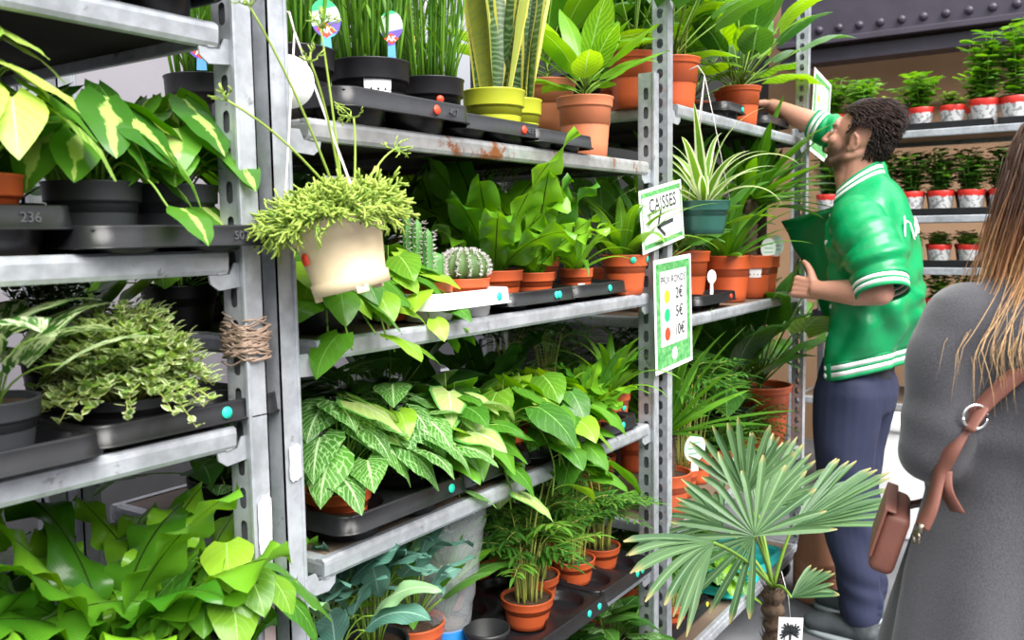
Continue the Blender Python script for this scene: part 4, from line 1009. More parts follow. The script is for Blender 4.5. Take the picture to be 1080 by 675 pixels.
put('cfern', 3.0, 1.42, z, 'feathery fern at the back of the bottom shelf', s=1.3)
tray(2.64, 1.19, z, 3, 1, 'black tray with a yellow sticker on the bottom shelf', cell=.135, hole=.056, cup=.03, dots=(.17,), dmat='dot_yellow')
tray(3.03, 1.17, z, 2, 2, 'turquoise plastic tray on the bottom shelf behind the fan palm', cell=.115, hole=.05, cup=.04, mat='teal')
tray(3.30, 1.17, z, 2, 2, 'second turquoise plastic tray further along the bottom shelf', cell=.115, hole=.05, cup=.04, mat='teal')
put('syng_black', 2.98, 1.13, z+.004, 'small arrowhead plant in a black pot in the turquoise tray', s=.7, v=1)

# ------------------------------------------------------------------ signs
def plane_part(name, w, h, mat, parent, M4, off=0.0, th=0.0008, cx=0, cy=0):
    mb = MB(); box(mb, (cx-w/2, cy-h/2, off), (cx+w/2, cy+h/2, off+th), 0, 0, M4); return mb.build(name, mat, parent, smooth=False)
def disc_part(name, r, mat, parent, M4, cx, cy, off=.0012):
    mb = MB(); n = 28; a = np.linspace(0, 2*PI, n, endpoint=False)
    V = np.array([M4@Vector((cx+r*math.cos(q), cy+r*math.sin(q), off)) for q in a]); mb.add(V, [tuple(range(n))]); return mb.build(name, mat, parent, smooth=False)
lp, t, b = newmat('printed_leaf_border')
n1 = noise(t, 70, 5, None, .7)
w1 = t.nodes.new('ShaderNodeTexWave'); w1.inputs['Scale'].default_value = 18; w1.inputs['Distortion'].default_value = 14; w1.inputs['Detail'].default_value = 3
tcx = t.nodes.new('ShaderNodeTexCoord'); t.links.new(tcx.outputs['Object'], w1.inputs['Vector'])
c = mixc(t, sstep(t, n1, .35, .65), (.02, .22, .05), (.22, .48, .2)); c = mixc(t, mnode(t, 'MULTIPLY', w1.outputs[1], .5), c, (.05, .36, .09)); t.links.new(c, b.inputs['Base Color']); b.inputs['Roughness'].default_value = .35
def sframe(x, y, z, tilt, yawr=0.0):
    return Matrix.Translation((x, y, z))@Matrix.Rotation(yawr, 4, 'Z')@Matrix.Rotation(PI/2, 4, 'X')@Matrix.Rotation(tilt, 4, 'Z')
F1 = sframe(2.262, 1.030, 1.472, math.radians(9))
s1 = empty('arrow_sign', (0, 0, 0), label='white paper sign reading CAISSES with a black arrow pointing left and a green border', cat='sign')
plane_part('sheet', .27, .165, M_['paper'], s1, F1)
plane_part('border', .25, .147, lp, s1, F1, .0009, .0002); plane_part('panel', .238, .121, M_['paper'], s1, F1, .0012, .0002)
text_mesh('CAISSES', .05, M_['ink'], s1, 'lettering', F1@Matrix.Translation((.005, .034, .0016))@Matrix.Diagonal((1.0, 1.0, 1, 1)), 0, .0009)
mb = MB()
def bar2(mb, x0, y0, x1, y1, w, M4):
    a = Vector((x0, y0, 0)); c = Vector((x1, y1, 0)); dd = (c-a).normalized(); nn = Vector((-dd.y, dd.x, 0))*w/2
    mb.add([M4@(p+Vector((0, 0, .0017))) for p in (a-nn-dd*w*.3, c-nn+dd*w*.3, c+nn+dd*w*.3, a+nn-dd*w*.3)], [(0, 1, 2, 3)])
bar2(mb, -.035, -.024, .062, -.020, .012, F1); bar2(mb, -.035, -.024, -.012, .014, .011, F1); bar2(mb, -.035, -.024, .006, -.052, .011, F1)
mb.build('arrow', M_['ink'], s1, smooth=False)
F2 = sframe(2.328, 1.026, 1.205, math.radians(3))
s2 = empty('price_sign', (0, 0, 0), label='price list sign with yellow, green and red dots for 2€, 5€ and 10€', cat='sign')
plane_part('sheet', .25, .31, M_['paper'], s2, F2); plane_part('border', .226, .286, lp, s2, F2, .0009, .0002); plane_part('panel', .176, .205, M_['paper'], s2, F2, .0012, .0002, 0, .018)
text_mesh('PRIX RONDS', .029, M_['ink'], s2, 'lettering', F2@Matrix.Translation((0, .094, .0016)), 0, .0007)
for yy, mm, tx in ((.050, 'dot_yellow', '2€'), (-.001, 'dot_green', '5€'), (-.053, 'dot_red', '10€')):
    disc_part('price_dot', .019, M_[mm], s2, F2, -.045, yy, .0016)
    text_mesh(tx, .044, M_['ink'], s2, 'lettering', F2@Matrix.Translation((.036, yy+.003, .0024)), 0, .0007)
disc_part('logo', .018, M_['paper'], s2, F2, 0, -.113, .0014)
F3 = sframe(3.78, 1.030, 1.88, math.radians(-9))
s3 = empty('price_sign', (0, 0, 0), label='second green-bordered sheet hanging behind the man\'s raised arm', cat='sign')
plane_part('sheet', .25, .33, M_['paper'], s3, F3); plane_part('border', .22, .30, lp, s3, F3, .0009, .0002); plane_part('panel', .17, .22, M_['paper'], s3, F3, .0012, .0002, 0, .018)
for yy, mm in ((.06, 'dot_yellow'), (.0, 'dot_green'), (-.06, 'dot_red')): disc_part('price_dot', .017, M_[mm], s3, F3, -.05, yy, .0016)
for q in (s1, s2, s3):
    pass

# colourful plant tags on the bamboo grass, paper tags, round tags
def stick_tag(x, y, z, h, w, label, kind, rz):
    Mx = Matrix.Translation((x, y, z))@Matrix.Rotation(rz, 4, 'Z')@Matrix.Rotation(PI/2, 4, 'X')
    t = empty('plant_tag', (0, 0, 0), label=label, cat='tag')
    n = 22; P = []
    for q in np.linspace(-.40*PI, 1.40*PI, n): P.append((w/2*math.cos(q), h*.62+min(w*.62, h*.37)*math.sin(q)))
    P = [(-w*.18, 0), (w*.18, 0)]+P
    mb = MB(); o = np.array(Mx.to_translation()); R3 = np.array(Mx.to_3x3())
    ext(mb, P, 0, .0007, (o, R3[:, 0], R3[:, 1], R3[:, 2]))
    m, tt, b = newmat(kind+'_tag_print'); c = tt.nodes.new('ShaderNodeTexCoord'); sp = tt.nodes.new('ShaderNodeSeparateXYZ'); tt.links.new(c.outputs['Object'], sp.inputs[0])
    if kind == 'colour':
        v = mnode(tt, 'ADD', sp.outputs[2], mnode(tt, 'MULTIPLY', sp.outputs[0], -.35)); v0 = z-x*.35
        cl = mixc(tt, sstep(tt, v, v0+h*.28, v0+h*.30), (.10, .35, .75), (.13, .08, .48)); cl = mixc(tt, sstep(tt, v, v0+h*.52, v0+h*.54), cl, (.42, .55, .42)); cl = mixc(tt, sstep(tt, v, v0+h*.80, v0+h*.82), cl, (.03, .45, .18))
        tt.links.new(cl, b.inputs['Base Color'])
    else: b.inputs['Base Color'].default_value = (.72, .8, .74, 1) if kind == 'round' else (.85, .85, .83, 1)
    mb.build('card', m, t, smooth=False)
    if kind == 'colour':
        mb = MB(); d = w*.24; cy = h*.40; ext(mb, [(-d*1.3, cy), (0, cy-d), (d*1.3, cy), (0, cy+d)], .0008, .0011, (o, R3[:, 0], R3[:, 1], R3[:, 2])); mb.build('diamond', M_['dot_red'], t, smooth=False)
        text_mesh('AK', w*.3, M_['paper'], t, 'lettering', Mx@Matrix.Translation((0, cy, .0013)), 0, .0003)
    if kind == 'round':
        for j in (-1, 0, 1):
            mb = MB(); box(mb, (-w*.28, h*.62+j*w*.2-.0015, .0008), (w*.28, h*.62+j*w*.2+.0015, .0011), 0, 0, Mx); mb.build('print_line', M_['dot_green'], t, smooth=False)
    return t
zt = ZB[0]+.125
stick_tag(1.115, 1.115, zt, .085, .055, 'oval green and blue plant tag in the leftmost front bamboo grass', 'colour', -.35)
stick_tag(1.262, 1.100, zt, .105, .042, 'oval green and blue plant tag in the labelled black pot', 'colour', -.9)
stick_tag(1.10, 1.42, zt, .08, .05, 'blue and red plant tag seen between the left trolley posts', 'colour', -.7)
stick_tag(2.66, 1.10, ZC[2]+.11, .12, .085, 'oval white tag with green print beside the thick-trunked yucca', 'round', -.5)
stick_tag(3.33, 1.09, ZC[1]+.12, .10, .075, 'round white tag with green print on the braided yucca', 'round', -.5)
stick_tag(3.52, 1.12, ZC[1]+.12, .11, .075, 'round white tag near the man\'s fist', 'round', -.5)
stick_tag(2.33, 1.2, ZB[3]+.30, .10, .07, 'oval clear white tag seen through the slotted post', 'plain', -.5)
stick_tag(2.72, 1.07, ZC[1]+.05, .09, .035, 'grey-white paper tag hanging in the leafy plant behind the price sign', 'plain', -.5)
stick_tag(.80, 1.36, ZA[2]+.11, .06, .05, 'small white card tag behind the bushy cream and green plant', 'plain', -.9)

# ------------------------------------------------------------------ hanging coral cactus
hang = empty('hanging_coral_cactus', (.972, .935, 1.352), label='cream hanging pot of bright green coral cactus with long arching stems', cat='hanging plant')
hang.rotation_euler = Vector((0.12, -0.10, 1)).to_track_quat('Z', 'Y').to_euler()
from mathutils import Quaternion
axis_q = Quaternion(Vector((.83, .556, 0)), math.radians(-13))
hang.rotation_mode = 'QUATERNION'; hang.rotation_quaternion = axis_q
hang.scale = (1.14,)*3
mb = MB(); r_, h_ = .062, .10
lathe(mb, [(.001, .004), (.044, .004), (.0465, 0), (.050, 0), (.051, .016), (.048, .018), (.056, .068), (.060, .070), (.062, .096), (.064, .098), (.064, .101), (.060, .102), (.056, .095), (.001, .08)], 48); mb.build('pot', M_['cream'], hang)
mb = MB()
for k in range(3):
    a = k*2*PI/3+.5; box(mb, (-.008, -.003, -.006), (.008, .003, .004), .001, 0, Matrix.Rotation(a, 4, 'Z')@Matrix.Translation((0, .047, 0)))
tag(mb.build('feet', M_['cream'], hang), kind='stuff')
mb = MB(); lathe(mb, [(.008, -.0008), (.008, .0006), (.0005, .0008)], 18, (math.cos(-3.4)*.0555, math.sin(-3.4)*.0555, .05), axis=(math.cos(-3.4), math.sin(-3.4), 0)); mb.build('price_dot', M_['dot_red'], hang)
mb = MB(); r = R(77)
def coral(mb, p, d, depth, l, rad):
    q = p+d*l; m_ = (p+q)/2+np.array([r.g(-.003, .003), r.g(-.003, .003), -.001]); tube(mb, [p, m_, q], [rad, rad*.95, rad*.8], 5, c=r.g(0, 1) if depth else r.g(.6, 1))
    if depth:
        for k in range(2 if r.random() < .55 else 1):
            dd = d+np.array([r.g(-.75, .75), r.g(-.75, .75), r.g(-.8, .45)]); dd /= np.linalg.norm(dd); coral(mb, q, dd, depth-1, l*r.g(.75, 1.05), rad*.9)
for i in range(420):
    f = math.sqrt((i+.5)/420); a = i*GA; p = np.array([math.cos(a)*.055*f, math.sin(a)*.055*f, .092]); d = np.array([math.cos(a)*f*1.15, math.sin(a)*f*1.15, 1.3-1.2*f+r.g(-.35, .35)]); d /= np.linalg.norm(d)
    coral(mb, p, d, 3, r.g(.012, .019), .0019)
mb.build('stems', LM['rhip'], hang)
mb = MB(); hp = np.array(hang.location); inv = np.array(axis_q.to_matrix()).T
def L_(p): return inv@(np.array(p, float)-hp)/1.14
for tip in ((.796, .93, 1.723), (.756, .93, 1.600), (.940, .95, 1.722), (1.065, .93, 1.560), (.87, .90, 1.66), (.98, .93, 1.60)):
    tp = np.array(tip); b0 = hp+np.array([r.g(-.02, .02), r.g(-.02, .02), .1]); mid = b0*.45+tp*.55+np.array([r.g(-.01, .01), 0, .03])
    C = bez(b0, mid, tp, 10); tube(mb, [L_(p) for p in C], np.linspace(.0017, .0013, 10), 5, c=.7)
    dd = (C[-1]-C[-2]); dd /= np.linalg.norm(dd)
    for k in range(7):
        e = dd*.7+np.array([r.g(-.9, .9), r.g(-.9, .9), r.g(-.6, .9)]); e /= np.linalg.norm(e); coral(mb, L_(C[-1]), inv@e, 1 if tip[0] < .9 else 2, .011, .0010)
mb.build('long_stems', LM['rhip'], hang)
mb = MB(); hk = np.array([.975, 1.04, 1.735])
for a in (2.3, 4.4, .2):
    rim = np.array(hp)+1.14*np.array(axis_q.to_matrix())@np.array([math.cos(a)*.062, math.sin(a)*.062, .1]); tube(mb, [L_(rim), L_((rim*.9+hk*.1)+np.array([0, 0, .01])), L_(hk)], .0013, 5)
tube(mb, [L_(hk), L_(hk+[0, .01, .03]), L_(hk+[0, .03, .035]), L_(hk+[0, .04, .02])], .0016, 6); mb.build('wire_hanger', M_['wire'], hang)
mb = MB(); o = L_((.992, 1.078, 1.668)); n_ = inv@np.array([-.67, -.74, -.05]); lathe(mb, [(.0005, -.0006), (.036, -.0006), (.036, .0006), (.0005, .0006)], 36, o, axis=n_); mb.build('round_tag', M_['paper'], hang)

# ------------------------------------------------------------------ hanging spider plant, sleeve, small pots
sp = put('spider', 2.48, 1.00, 1.42, 'variegated spider plant in a dark green hanging pot above the price sign', 'hanging plant', rz=.3, s=.95)
mb = MB()
for a in (0.5, 2.6, 4.7):
    tube(mb, [(math.cos(a)*.076, math.sin(a)*.076, .1), (math.cos(a)*.03, math.sin(a)*.03, .33), (0, .0, .47)], .0013, 5)
tube(mb, [(0, 0, .47), (0, .02, .50), (0, .045, .49)], .002, 6)
mb.build('wire_hanger', M_['wire'], sp)
glass = bpy.data.materials.new('clear_sleeve'); glass.use_nodes = True; t = glass.node_tree; b = t.nodes['Principled BSDF']
b.inputs['Base Color'].default_value = (.9, .95, 1, 1); b.inputs['Roughness'].default_value = .12; b.inputs['Alpha'].default_value = .22; bump(t, b, noise(t, 30, 4), .6, .01)
sl = empty('plant_in_sleeve', (1.505, 1.20, ZB[3]-.0), label='plant wrapped in a clear plastic sleeve with a blue foot', cat='sleeved plant')
sh = pot(sl, .05, .08, M_['black']); mb = MB(); r = R(5)
for i in range(16):
    a = i*GA; leaf(mb, (0, 0, sh), a, r.g(1.1, 1.5), r.g(.8, 1.4), r.g(.16, .26), .03, P_lance, 8, 2, .2, c=r.g(0, 1), rng=r)
mb.build('leaves', LM['palm'], sl)
mb = MB(); lathe(mb, [(.052, -.0), (.054, .075)], 28); mb.build('blue_foot', simple('blue_print', (.02, .22, .62), .3), sl)
mb = MB(); prof = [(.0535, .07)]+[(.054+.045*q+.002*math.sin(q*31), .075+.27*q) for q in np.linspace(0.02, 1, 14)]; lathe(mb, prof, 28); mb.build('sleeve', glass, sl)
ep = empty('empty_pot', (1.52, 1.10, ZB[3]), label='empty black pot at the very bottom edge beside the nearest palm tray', cat='pot')
mb = MB(); lathe(mb, [(.001, .002), (.038, 0), (.047, .068), (.050, .069), (.050, .08), (.046, .08), (.036, .004), (.001, .004)], 32); mb.build('pot', M_['black'], ep)

# ------------------------------------------------------------------ fan palm in the aisle
fp = empty('fan_palm', (2.27, .72, 0), label='fan palm with stiff grey-green fans standing in the aisle before the man', cat='potted palm')
pot(fp, .12, .21, M_['black'], band=.12)
mb = MB(); z = np.linspace(.17, .50, 40); tube(mb, np.stack([0*z+.006*np.sin(z*14), 0*z, z], 1), .021+.0045*np.sin(z*160)*1+.006*(z > .42), 16); mb.build('trunk', M_['trunk'], fp)
mb = MB(); r = R(9)
for k in range(500):
    a = r.g(0, 6.28); zz = r.g(.2, .52); p = np.array([math.cos(a)*.022, math.sin(a)*.022, zz]); q = p+np.array([math.cos(a)*r.g(.004, .014), math.sin(a)*r.g(.004, .014), r.g(.005, .03)]); tube(mb, [p, q], [.0009, .0003], 3)
tag(mb.build('fibre', M_['trunk'], fp), kind='stuff')
CAMP = np.array([0, 0, 1.43])
def fan(hub, axis, normal, L, n=24, spread=2.1, droop=.12, c0=.5, W=.021, crown=(.0, .0, .50)):
    """one fan leaf: petiole from the crown, segments spread round the axis in the plane of the normal"""
    hub = np.array(hub)-np.array([2.27, .72, 0]); ax = np.array(axis, float); nn = np.array(normal, float); nn /= np.linalg.norm(nn); ax -= nn*(ax@nn); ax /= np.linalg.norm(ax); bx = np.cross(nn, ax)
    mb = MB(); 
    for i in range(n):
        ph = spread*(2*(i+.5)/n-1)+r.g(-.03, .03); d = ax*math.cos(ph)+bx*math.sin(ph)+nn*.1*math.cos(ph*2); l = L*(1-.28*abs(ph)/PI)*r.g(.88, 1.05); ns = 9; t_ = np.linspace(0, 1, ns+1)[:, None]
        C = hub+d*l*t_+np.array([0, 0, -1])*droop*l*t_**2.4*r.g(.5, 1.6)
        if r.random() < .12: C += np.array([0, 0, -1])*l*.5*np.clip(t_-.6, 0, 1)**1.3
        T = np.gradient(C, axis=0); T /= np.linalg.norm(T, axis=1)[:, None]; S = np.cross(T, nn); S /= np.linalg.norm(S, axis=1)[:, None]; N = np.cross(S, T)
        w = (W/2*np.clip(.16+t_*1.9, 0, 1)*np.clip((1.015-t_)*r.g(4, 9), 0, 1)**.7); k = np.array([-1, -.5, 0, .5, 1])
        P = C[:, None]+S[:, None]*(k[None]*w)[..., None]+N[:, None]*(np.abs(k)[None]*w*.55)[..., None]
        uv = np.stack(np.broadcast_arrays(k[None]*.5+.5, t_), -1).reshape(-1, 2); mb.add(P.reshape(-1, 3), gridf(ns+1, 5), uv, r.g(0, 1))
    mb.build('fan_leaf', LM['fan'], fp)
    mb = MB(); c = np.array(crown); mid = (c+hub)/2+np.array([0, 0, .03]); tube(mb, bez(c, mid, hub, 8), np.linspace(.0055, .0035, 8), 6); mb.build('petiole', LM['stem'], fp)
TC = np.array([-.93, -.33, .15])
fan((2.06, .70, .705), (-.5, .4, .62), TC+[.1, 0, .2], .235, 19, 2.35, .05, W=.017)
fan((2.30, .68, .66), (.62, -.75, .42), (-.55, .1, .8), .30, 15, .62, .06, W=.018)
fan((2.17, .76, .77), (.0, .1, 1), (-.9, -.4, .05), .20, 11, 1.0, .02, W=.017)
fan((2.38, .80, .66), (.55, -.35, .75), (-.7, -.2, .5), .25, 13, .8, .05, W=.017)
fan((1.80, .70, .765), (-.9, .30, -.02), (-.15, -.55, .8), .24, 10, .55, .22, W=.017)
fan((2.16, .64, .53), (.45, -.75, .55), (-.6, .1, .7), .12, 8, .6, .03, W=.013)
fan((2.33, .88, .62), (.3, .8, .35), (-.7, .2, .7), .22, 11, .8, .15, W=.016)
pt = empty('picture_tag', (2.222, .66, .40), label='white picture tag of a palm hanging from the fan palm', cat='tag')
Ft = Matrix.Rotation(math.radians(-58), 4, 'Z')@Matrix.Rotation(PI/2, 4, 'X')@Matrix.Rotation(-.04, 4, 'Z')
plane_part('card', .062, .105, M_['paper'], pt, Ft, 0, .0008)
mb = MB(); bar2(mb, 0, -.052, 0, .01, .006, Ft)
for k in range(15):
    a = -.5+k*.3; l = .023*(1+.2*math.sin(k*5)); bar2(mb, 0, .012, l*math.cos(a), .012+l*math.sin(a), .0045, Ft)
    bar2(mb, l*math.cos(a)*.6, .012+l*math.sin(a)*.6, l*math.cos(a+.4), .012+l*math.sin(a+.4), .003, Ft)
mb.build('picture', M_['ink'], pt, smooth=False)
mb = MB(); tube(mb, [(0, 0, .052), (.003, .006, .10), (.02, .03, .16)], .0008, 4); mb.build('string', M_['paper'], pt)

# ------------------------------------------------------------------ stacked clay pots, white box
def clay(x, y, z, r0, h, label, m='clay'):
    o = empty('clay_pot', (x, y, z), label=label, cat='pot', group='upturned clay pots stacked on the floor')
    mb = MB(); lathe(mb, [(r0*.92, .002), (r0*.97, 0), (r0, .004), (r0, h*.20), (r0*.985, h*.23), (r0*.90, h*.24), (r0*.64, h*.985), (r0*.6, h), (r0*.12, h), (r0*.1, h-.006), (r0*.56, h-.008), (r0*.84, h*.2), (r0*.92, .002)], 48); mb.build('shell', M_[m], o); return o
clay(3.50, .93, 0, .098, .24, 'lowest of the upturned clay pots behind the fan palm')
clay(3.50, .93, .052, .098, .24, 'middle one of the upturned clay pots')
clay(3.50, .93, .104, .098, .24, 'uppermost of the upturned clay pots, its body fully visible')
o = empty('grey_pot', (3.50, .93, .344), label='small grey pot standing on top of the clay pots', cat='pot'); mb = MB()
lathe(mb, [(.001, .002), (.055, 0), (.064, .085), (.060, .085), (.052, .006), (.001, .006)], 32); mb.build('shell', M_['grey'], o)
mb = MB(); box(mb, (4.36, .60, .0), (4.64, .96, .50), .012, seg=3); bx = mb.build('foam_box', simple('white_foam', (.85, .85, .86), .6, bmp=.3, bscale=120)); tag(bx, 'white foam box on the floor between the man and the woman', 'box')
mb = MB(); box(mb, (4.345, .585, .50), (4.655, .975, .54), .01, seg=3); mb.build('lid', bpy.data.materials['white_foam'], bx)

# ------------------------------------------------------------------ sleeved herbs on the far trolley
slv, t, b = newmat('printed_herb_sleeve'); tcx = t.nodes.new('ShaderNodeTexCoord'); sp_ = t.nodes.new('ShaderNodeSeparateXYZ'); t.links.new(tcx.outputs['Object'], sp_.inputs[0])
nz = noise(t, 60, 3); c = mixc(t, sstep(t, nz, .5, .56), (.75, .75, .76), (.34, .34, .36)); zz = mnode(t, 'MULTIPLY_ADD', nz, .02, sp_.outputs[2])
c = mixc(t, sstep(t, zz, .090, .094), c, (.72, .04, .03)); t.links.new(c, b.inputs['Base Color']); b.inputs['Roughness'].default_value = .35
def mk_herb(seed, h, n, mat, ls, spread, name='potted_herb'):
    r = R(seed); t = empty(name); mb = MB(); lathe(mb, [(.001, 0), (.042, 0), (.044, .01), (.056, .085), (.061, .105), (.058, .11)], 24); mb.build('sleeve', slv, t)
    mb = MB(); lathe(mb, [(.001, .085), (.05, .085)], 20); mb.build('soil', M_['soil'], t)
    mb = MB(); sm = MB()
    for i in range(n):
        f = (i+.5)/n; a = i*GA; hh = h*r.g(.6, 1.1); p0 = np.array([math.cos(a)*.03*f, math.sin(a)*.03*f, .085]); p1 = np.array([math.cos(a)*spread*f+r.g(-.02, .02), math.sin(a)*spread*f+r.g(-.02, .02), .085+hh]); C = bez(p0, np.array([p0[0]*1.3, p0[1]*1.3, .085+hh*.6]), p1, 7); tube(sm, C, .0014, 4)
        for j in range(1, 7):
            for sg in (0, PI): l = ls*r.g(.7, 1.2); leaf(mb, C[j], j*1.57+sg+r.g(-.4, .4), r.g(.0, .6), r.g(-.7, .1), l, l*.62, P_oval, 5, 2, .15, 0, 2, r.g(-.3, .3), c=r.g(0, 1), rng=r)
    mb.build('leaves', LM[mat], t); sm.build('stems', LM['stem'], t); return t
K['h_tall'] = lambda s: mk_herb(s, .30, 20, 'herb', .055, .10, 'potted_mint')
K['h_mid'] = lambda s: mk_herb(s, .19, 20, 'herb', .045, .10)
K['h_dark'] = lambda s: mk_herb(s, .2, 20, 'aroid', .045, .10)
K['h_low'] = lambda s: mk_herb(s, .08, 16, 'herb_pale', .035, .07)
def herb(kind, y, z, label, v=0, x=XF+.11, s=1.0, group=None):
    k = (kind, v)
    if k not in PROTO: PROTO[k] = K[kind](v*7+1); o = PROTO[k]
    else: o = copy_tree(PROTO[k])
    o.location = (x, y, z); o.rotation_euler = (0, 0, y*9); o.scale = (s,)*3
    if 'group' in o: del o['group']
    tag(o, label, 'potted herb', group)
ords = ['first', 'second', 'third', 'fourth', 'fifth', 'sixth', 'seventh', 'eighth', 'ninth', 'tenth']
tops = [(1.27, 'h_mid'), (1.13, 'h_mid'), (.99, 'h_low'), (.85, 'h_mid'), (.71, 'h_low'), (.57, 'h_tall'), (.44, 'h_tall')]
for i, (y, kk) in enumerate(tops):
    herb(kk, y, ZF[0]+.006, f'sleeved herb on the top shelf of the far trolley, {ords[i]} from the left', i % 2, s=1.15 if kk == 'h_tall' else 1.0, group='sleeved herbs on the top far shelf')
for row, (z, nm, kk, g) in enumerate([(ZF[1], 'second', 'h_dark', 'sleeved herbs on the second far shelf'), (ZF[2], 'third', 'h_low', 'sleeved herbs on the third far shelf'), (ZF[3], 'fourth', 'h_mid', 'sleeved herbs on the fourth far shelf')]):
    for i in range(9):
        y = 1.29-i*.135
        herb(kk, y, z+.006, f'sleeved herb on the {nm} shelf of the far trolley, {ords[i]} from the left', i % 2, s=.95 if row else 1.05, group=g)
        if row < 2 and i < 7: herb('h_dark' if row == 0 else 'h_low', y+.04, z, f'sleeved herb in the rear row of the {nm} far shelf, {ords[i]} from the left', (i+1) % 2, x=XF+.33, s=1.1 if row == 0 else 1, group=g+', rear row')
for i, y in enumerate((.62, .92, 1.2)):
    herb('h_mid', y, ZF[0], f'herb in the rear row of the top far shelf, {ords[i]} from the right', 1, x=XF+.34, s=1.15, group='rear row herbs on the top far shelf')
for k, z in enumerate(ZF[:4]):
    for i, y in enumerate((1.16, .73, .30)):
        mb = MB(); x0 = XF+.022
        box(mb, (x0, y-.205, z), (x0+.006, y+.205, z+.035), .002); box(mb, (x0, y-.205, z), (x0+.2, y+.205, z+.004)); box(mb, (x0+.2, y-.205, z), (x0+.206, y+.205, z+.03), .002)
        box(mb, (x0, y-.205, z), (x0+.206, y-.2, z+.03)); box(mb, (x0, y+.2, z), (x0+.206, y+.205, z+.03))
        tag(mb.build('plant_tray', M_['tray'], smooth=False), f"flat black herb tray on the {['top', 'second', 'third', 'fourth'][k]} far shelf, {['left', 'middle', 'right'][i]} one", 'tray', 'herb trays on the far trolley')

# ------------------------------------------------------------------ people: helpers
def cap_part(mb, p0, p1, r0, r1, seg=20, sq=(1, 1)):
    """tapered limb with rounded ends; sq scales the section along side / up"""
    p0 = np.array(p0, float); p1 = np.array(p1, float); d = p1-p0; L = np.linalg.norm(d)+1e-9; d /= L
    ref = np.array([0, 0, 1.]) if abs(d[2]) < .9 else np.array([1., 0, 0]); S = np.cross(d, ref); S /= np.linalg.norm(S); N = np.cross(S, d)
    rows = []
    for q in np.linspace(-PI/2, 0, 5): rows.append((p0+d*r0*math.sin(q), max(r0*math.cos(q), 1e-4)))
    for q in np.linspace(.15, .85, 5): rows.append((p0+d*L*q, r0+(r1-r0)*q))
    for q in np.linspace(0, PI/2, 5): rows.append((p1+d*r1*math.sin(q), max(r1*math.cos(q), 1e-4)))
    a = np.linspace(0, 2*PI, seg, endpoint=False)
    V = np.concatenate([c+r*(S*np.cos(a)[:, None]*sq[0]+N*np.sin(a)[:, None]*sq[1]) for c, r in rows])
    mb.add(V, list(gridf(len(rows), seg, True))+[tuple(range(seg))[::-1], tuple((len(rows)-1)*seg+i for i in range(seg))])
def ell_part(mb, c, r, rot=None, n=20):
    V = []
    for i in range(n+1):
        th = PI*i/n
        for j in range(n*2): a = PI*j/n; V.append((max(math.sin(th), 1e-3)*math.cos(a)*r[0], max(math.sin(th), 1e-3)*math.sin(a)*r[1], math.cos(th)*r[2]))
    V = np.array(V)
    if rot is not None: V = V@np.array(rot).T
    mb.add(V+np.array(c), list(gridf(n+1, 2*n, True))+[tuple(range(2*n))[::-1], tuple(n*2*n+i for i in range(2*n))])
def chain(mb, pts, rs, **k):
    for i in range(len(pts)-1): cap_part(mb, pts[i], pts[i+1], rs[i], rs[i+1], **k)
def loft_part(mb, rows, seg=48):
    """closed elliptical sections: (cx, cy, z, rx, ry)"""
    a = np.linspace(0, 2*PI, seg, endpoint=False)
    V = np.concatenate([np.stack([cx+rx*np.cos(a), cy+ry*np.sin(a), np.full(seg, z)], 1) for cx, cy, z, rx, ry in rows])
    mb.add(V, list(gridf(len(rows), seg, True))+[tuple(range(seg))[::-1], tuple((len(rows)-1)*seg+i for i in range(seg))])
def fuse(mb, name, mats, parent, voxel=.006, smooth=6, fac=.5, disp=None):
    """one continuous surface from overlapping volumes"""
    o = mb.build(name, mats, None); md = o.modifiers.new('r', 'REMESH'); md.mode = 'VOXEL'; md.voxel_size = voxel; md.use_smooth_shade = True
    ms = o.modifiers.new('s', 'SMOOTH'); ms.iterations = smooth; ms.factor = fac
    dg = bpy.context.evaluated_depsgraph_get(); me = bpy.data.meshes.new_from_object(o.evaluated_get(dg)); bpy.data.objects.remove(o)
    n = len(me.vertices); co = np.empty(n*3); me.vertices.foreach_get('co', co); co = co.reshape(-1, 3)
    if disp is not None:
        no = np.empty(n*3); me.vertices.foreach_get('normal', no); co = co+no.reshape(-1, 3)*disp(co)[:, None]; me.vertices.foreach_set('co', co.ravel())
    me.polygons.foreach_set('use_smooth', [True]*len(me.polygons)); me.update()
    o = bpy.data.objects.new(name, me); COL.objects.link(o); o.parent = parent
    return o, co
def setvar(o, vals):
    at = o.data.attributes.get('var') or o.data.attributes.new('var', 'FLOAT', 'POINT'); at.data.foreach_set('value', np.clip(vals, 0, 1))

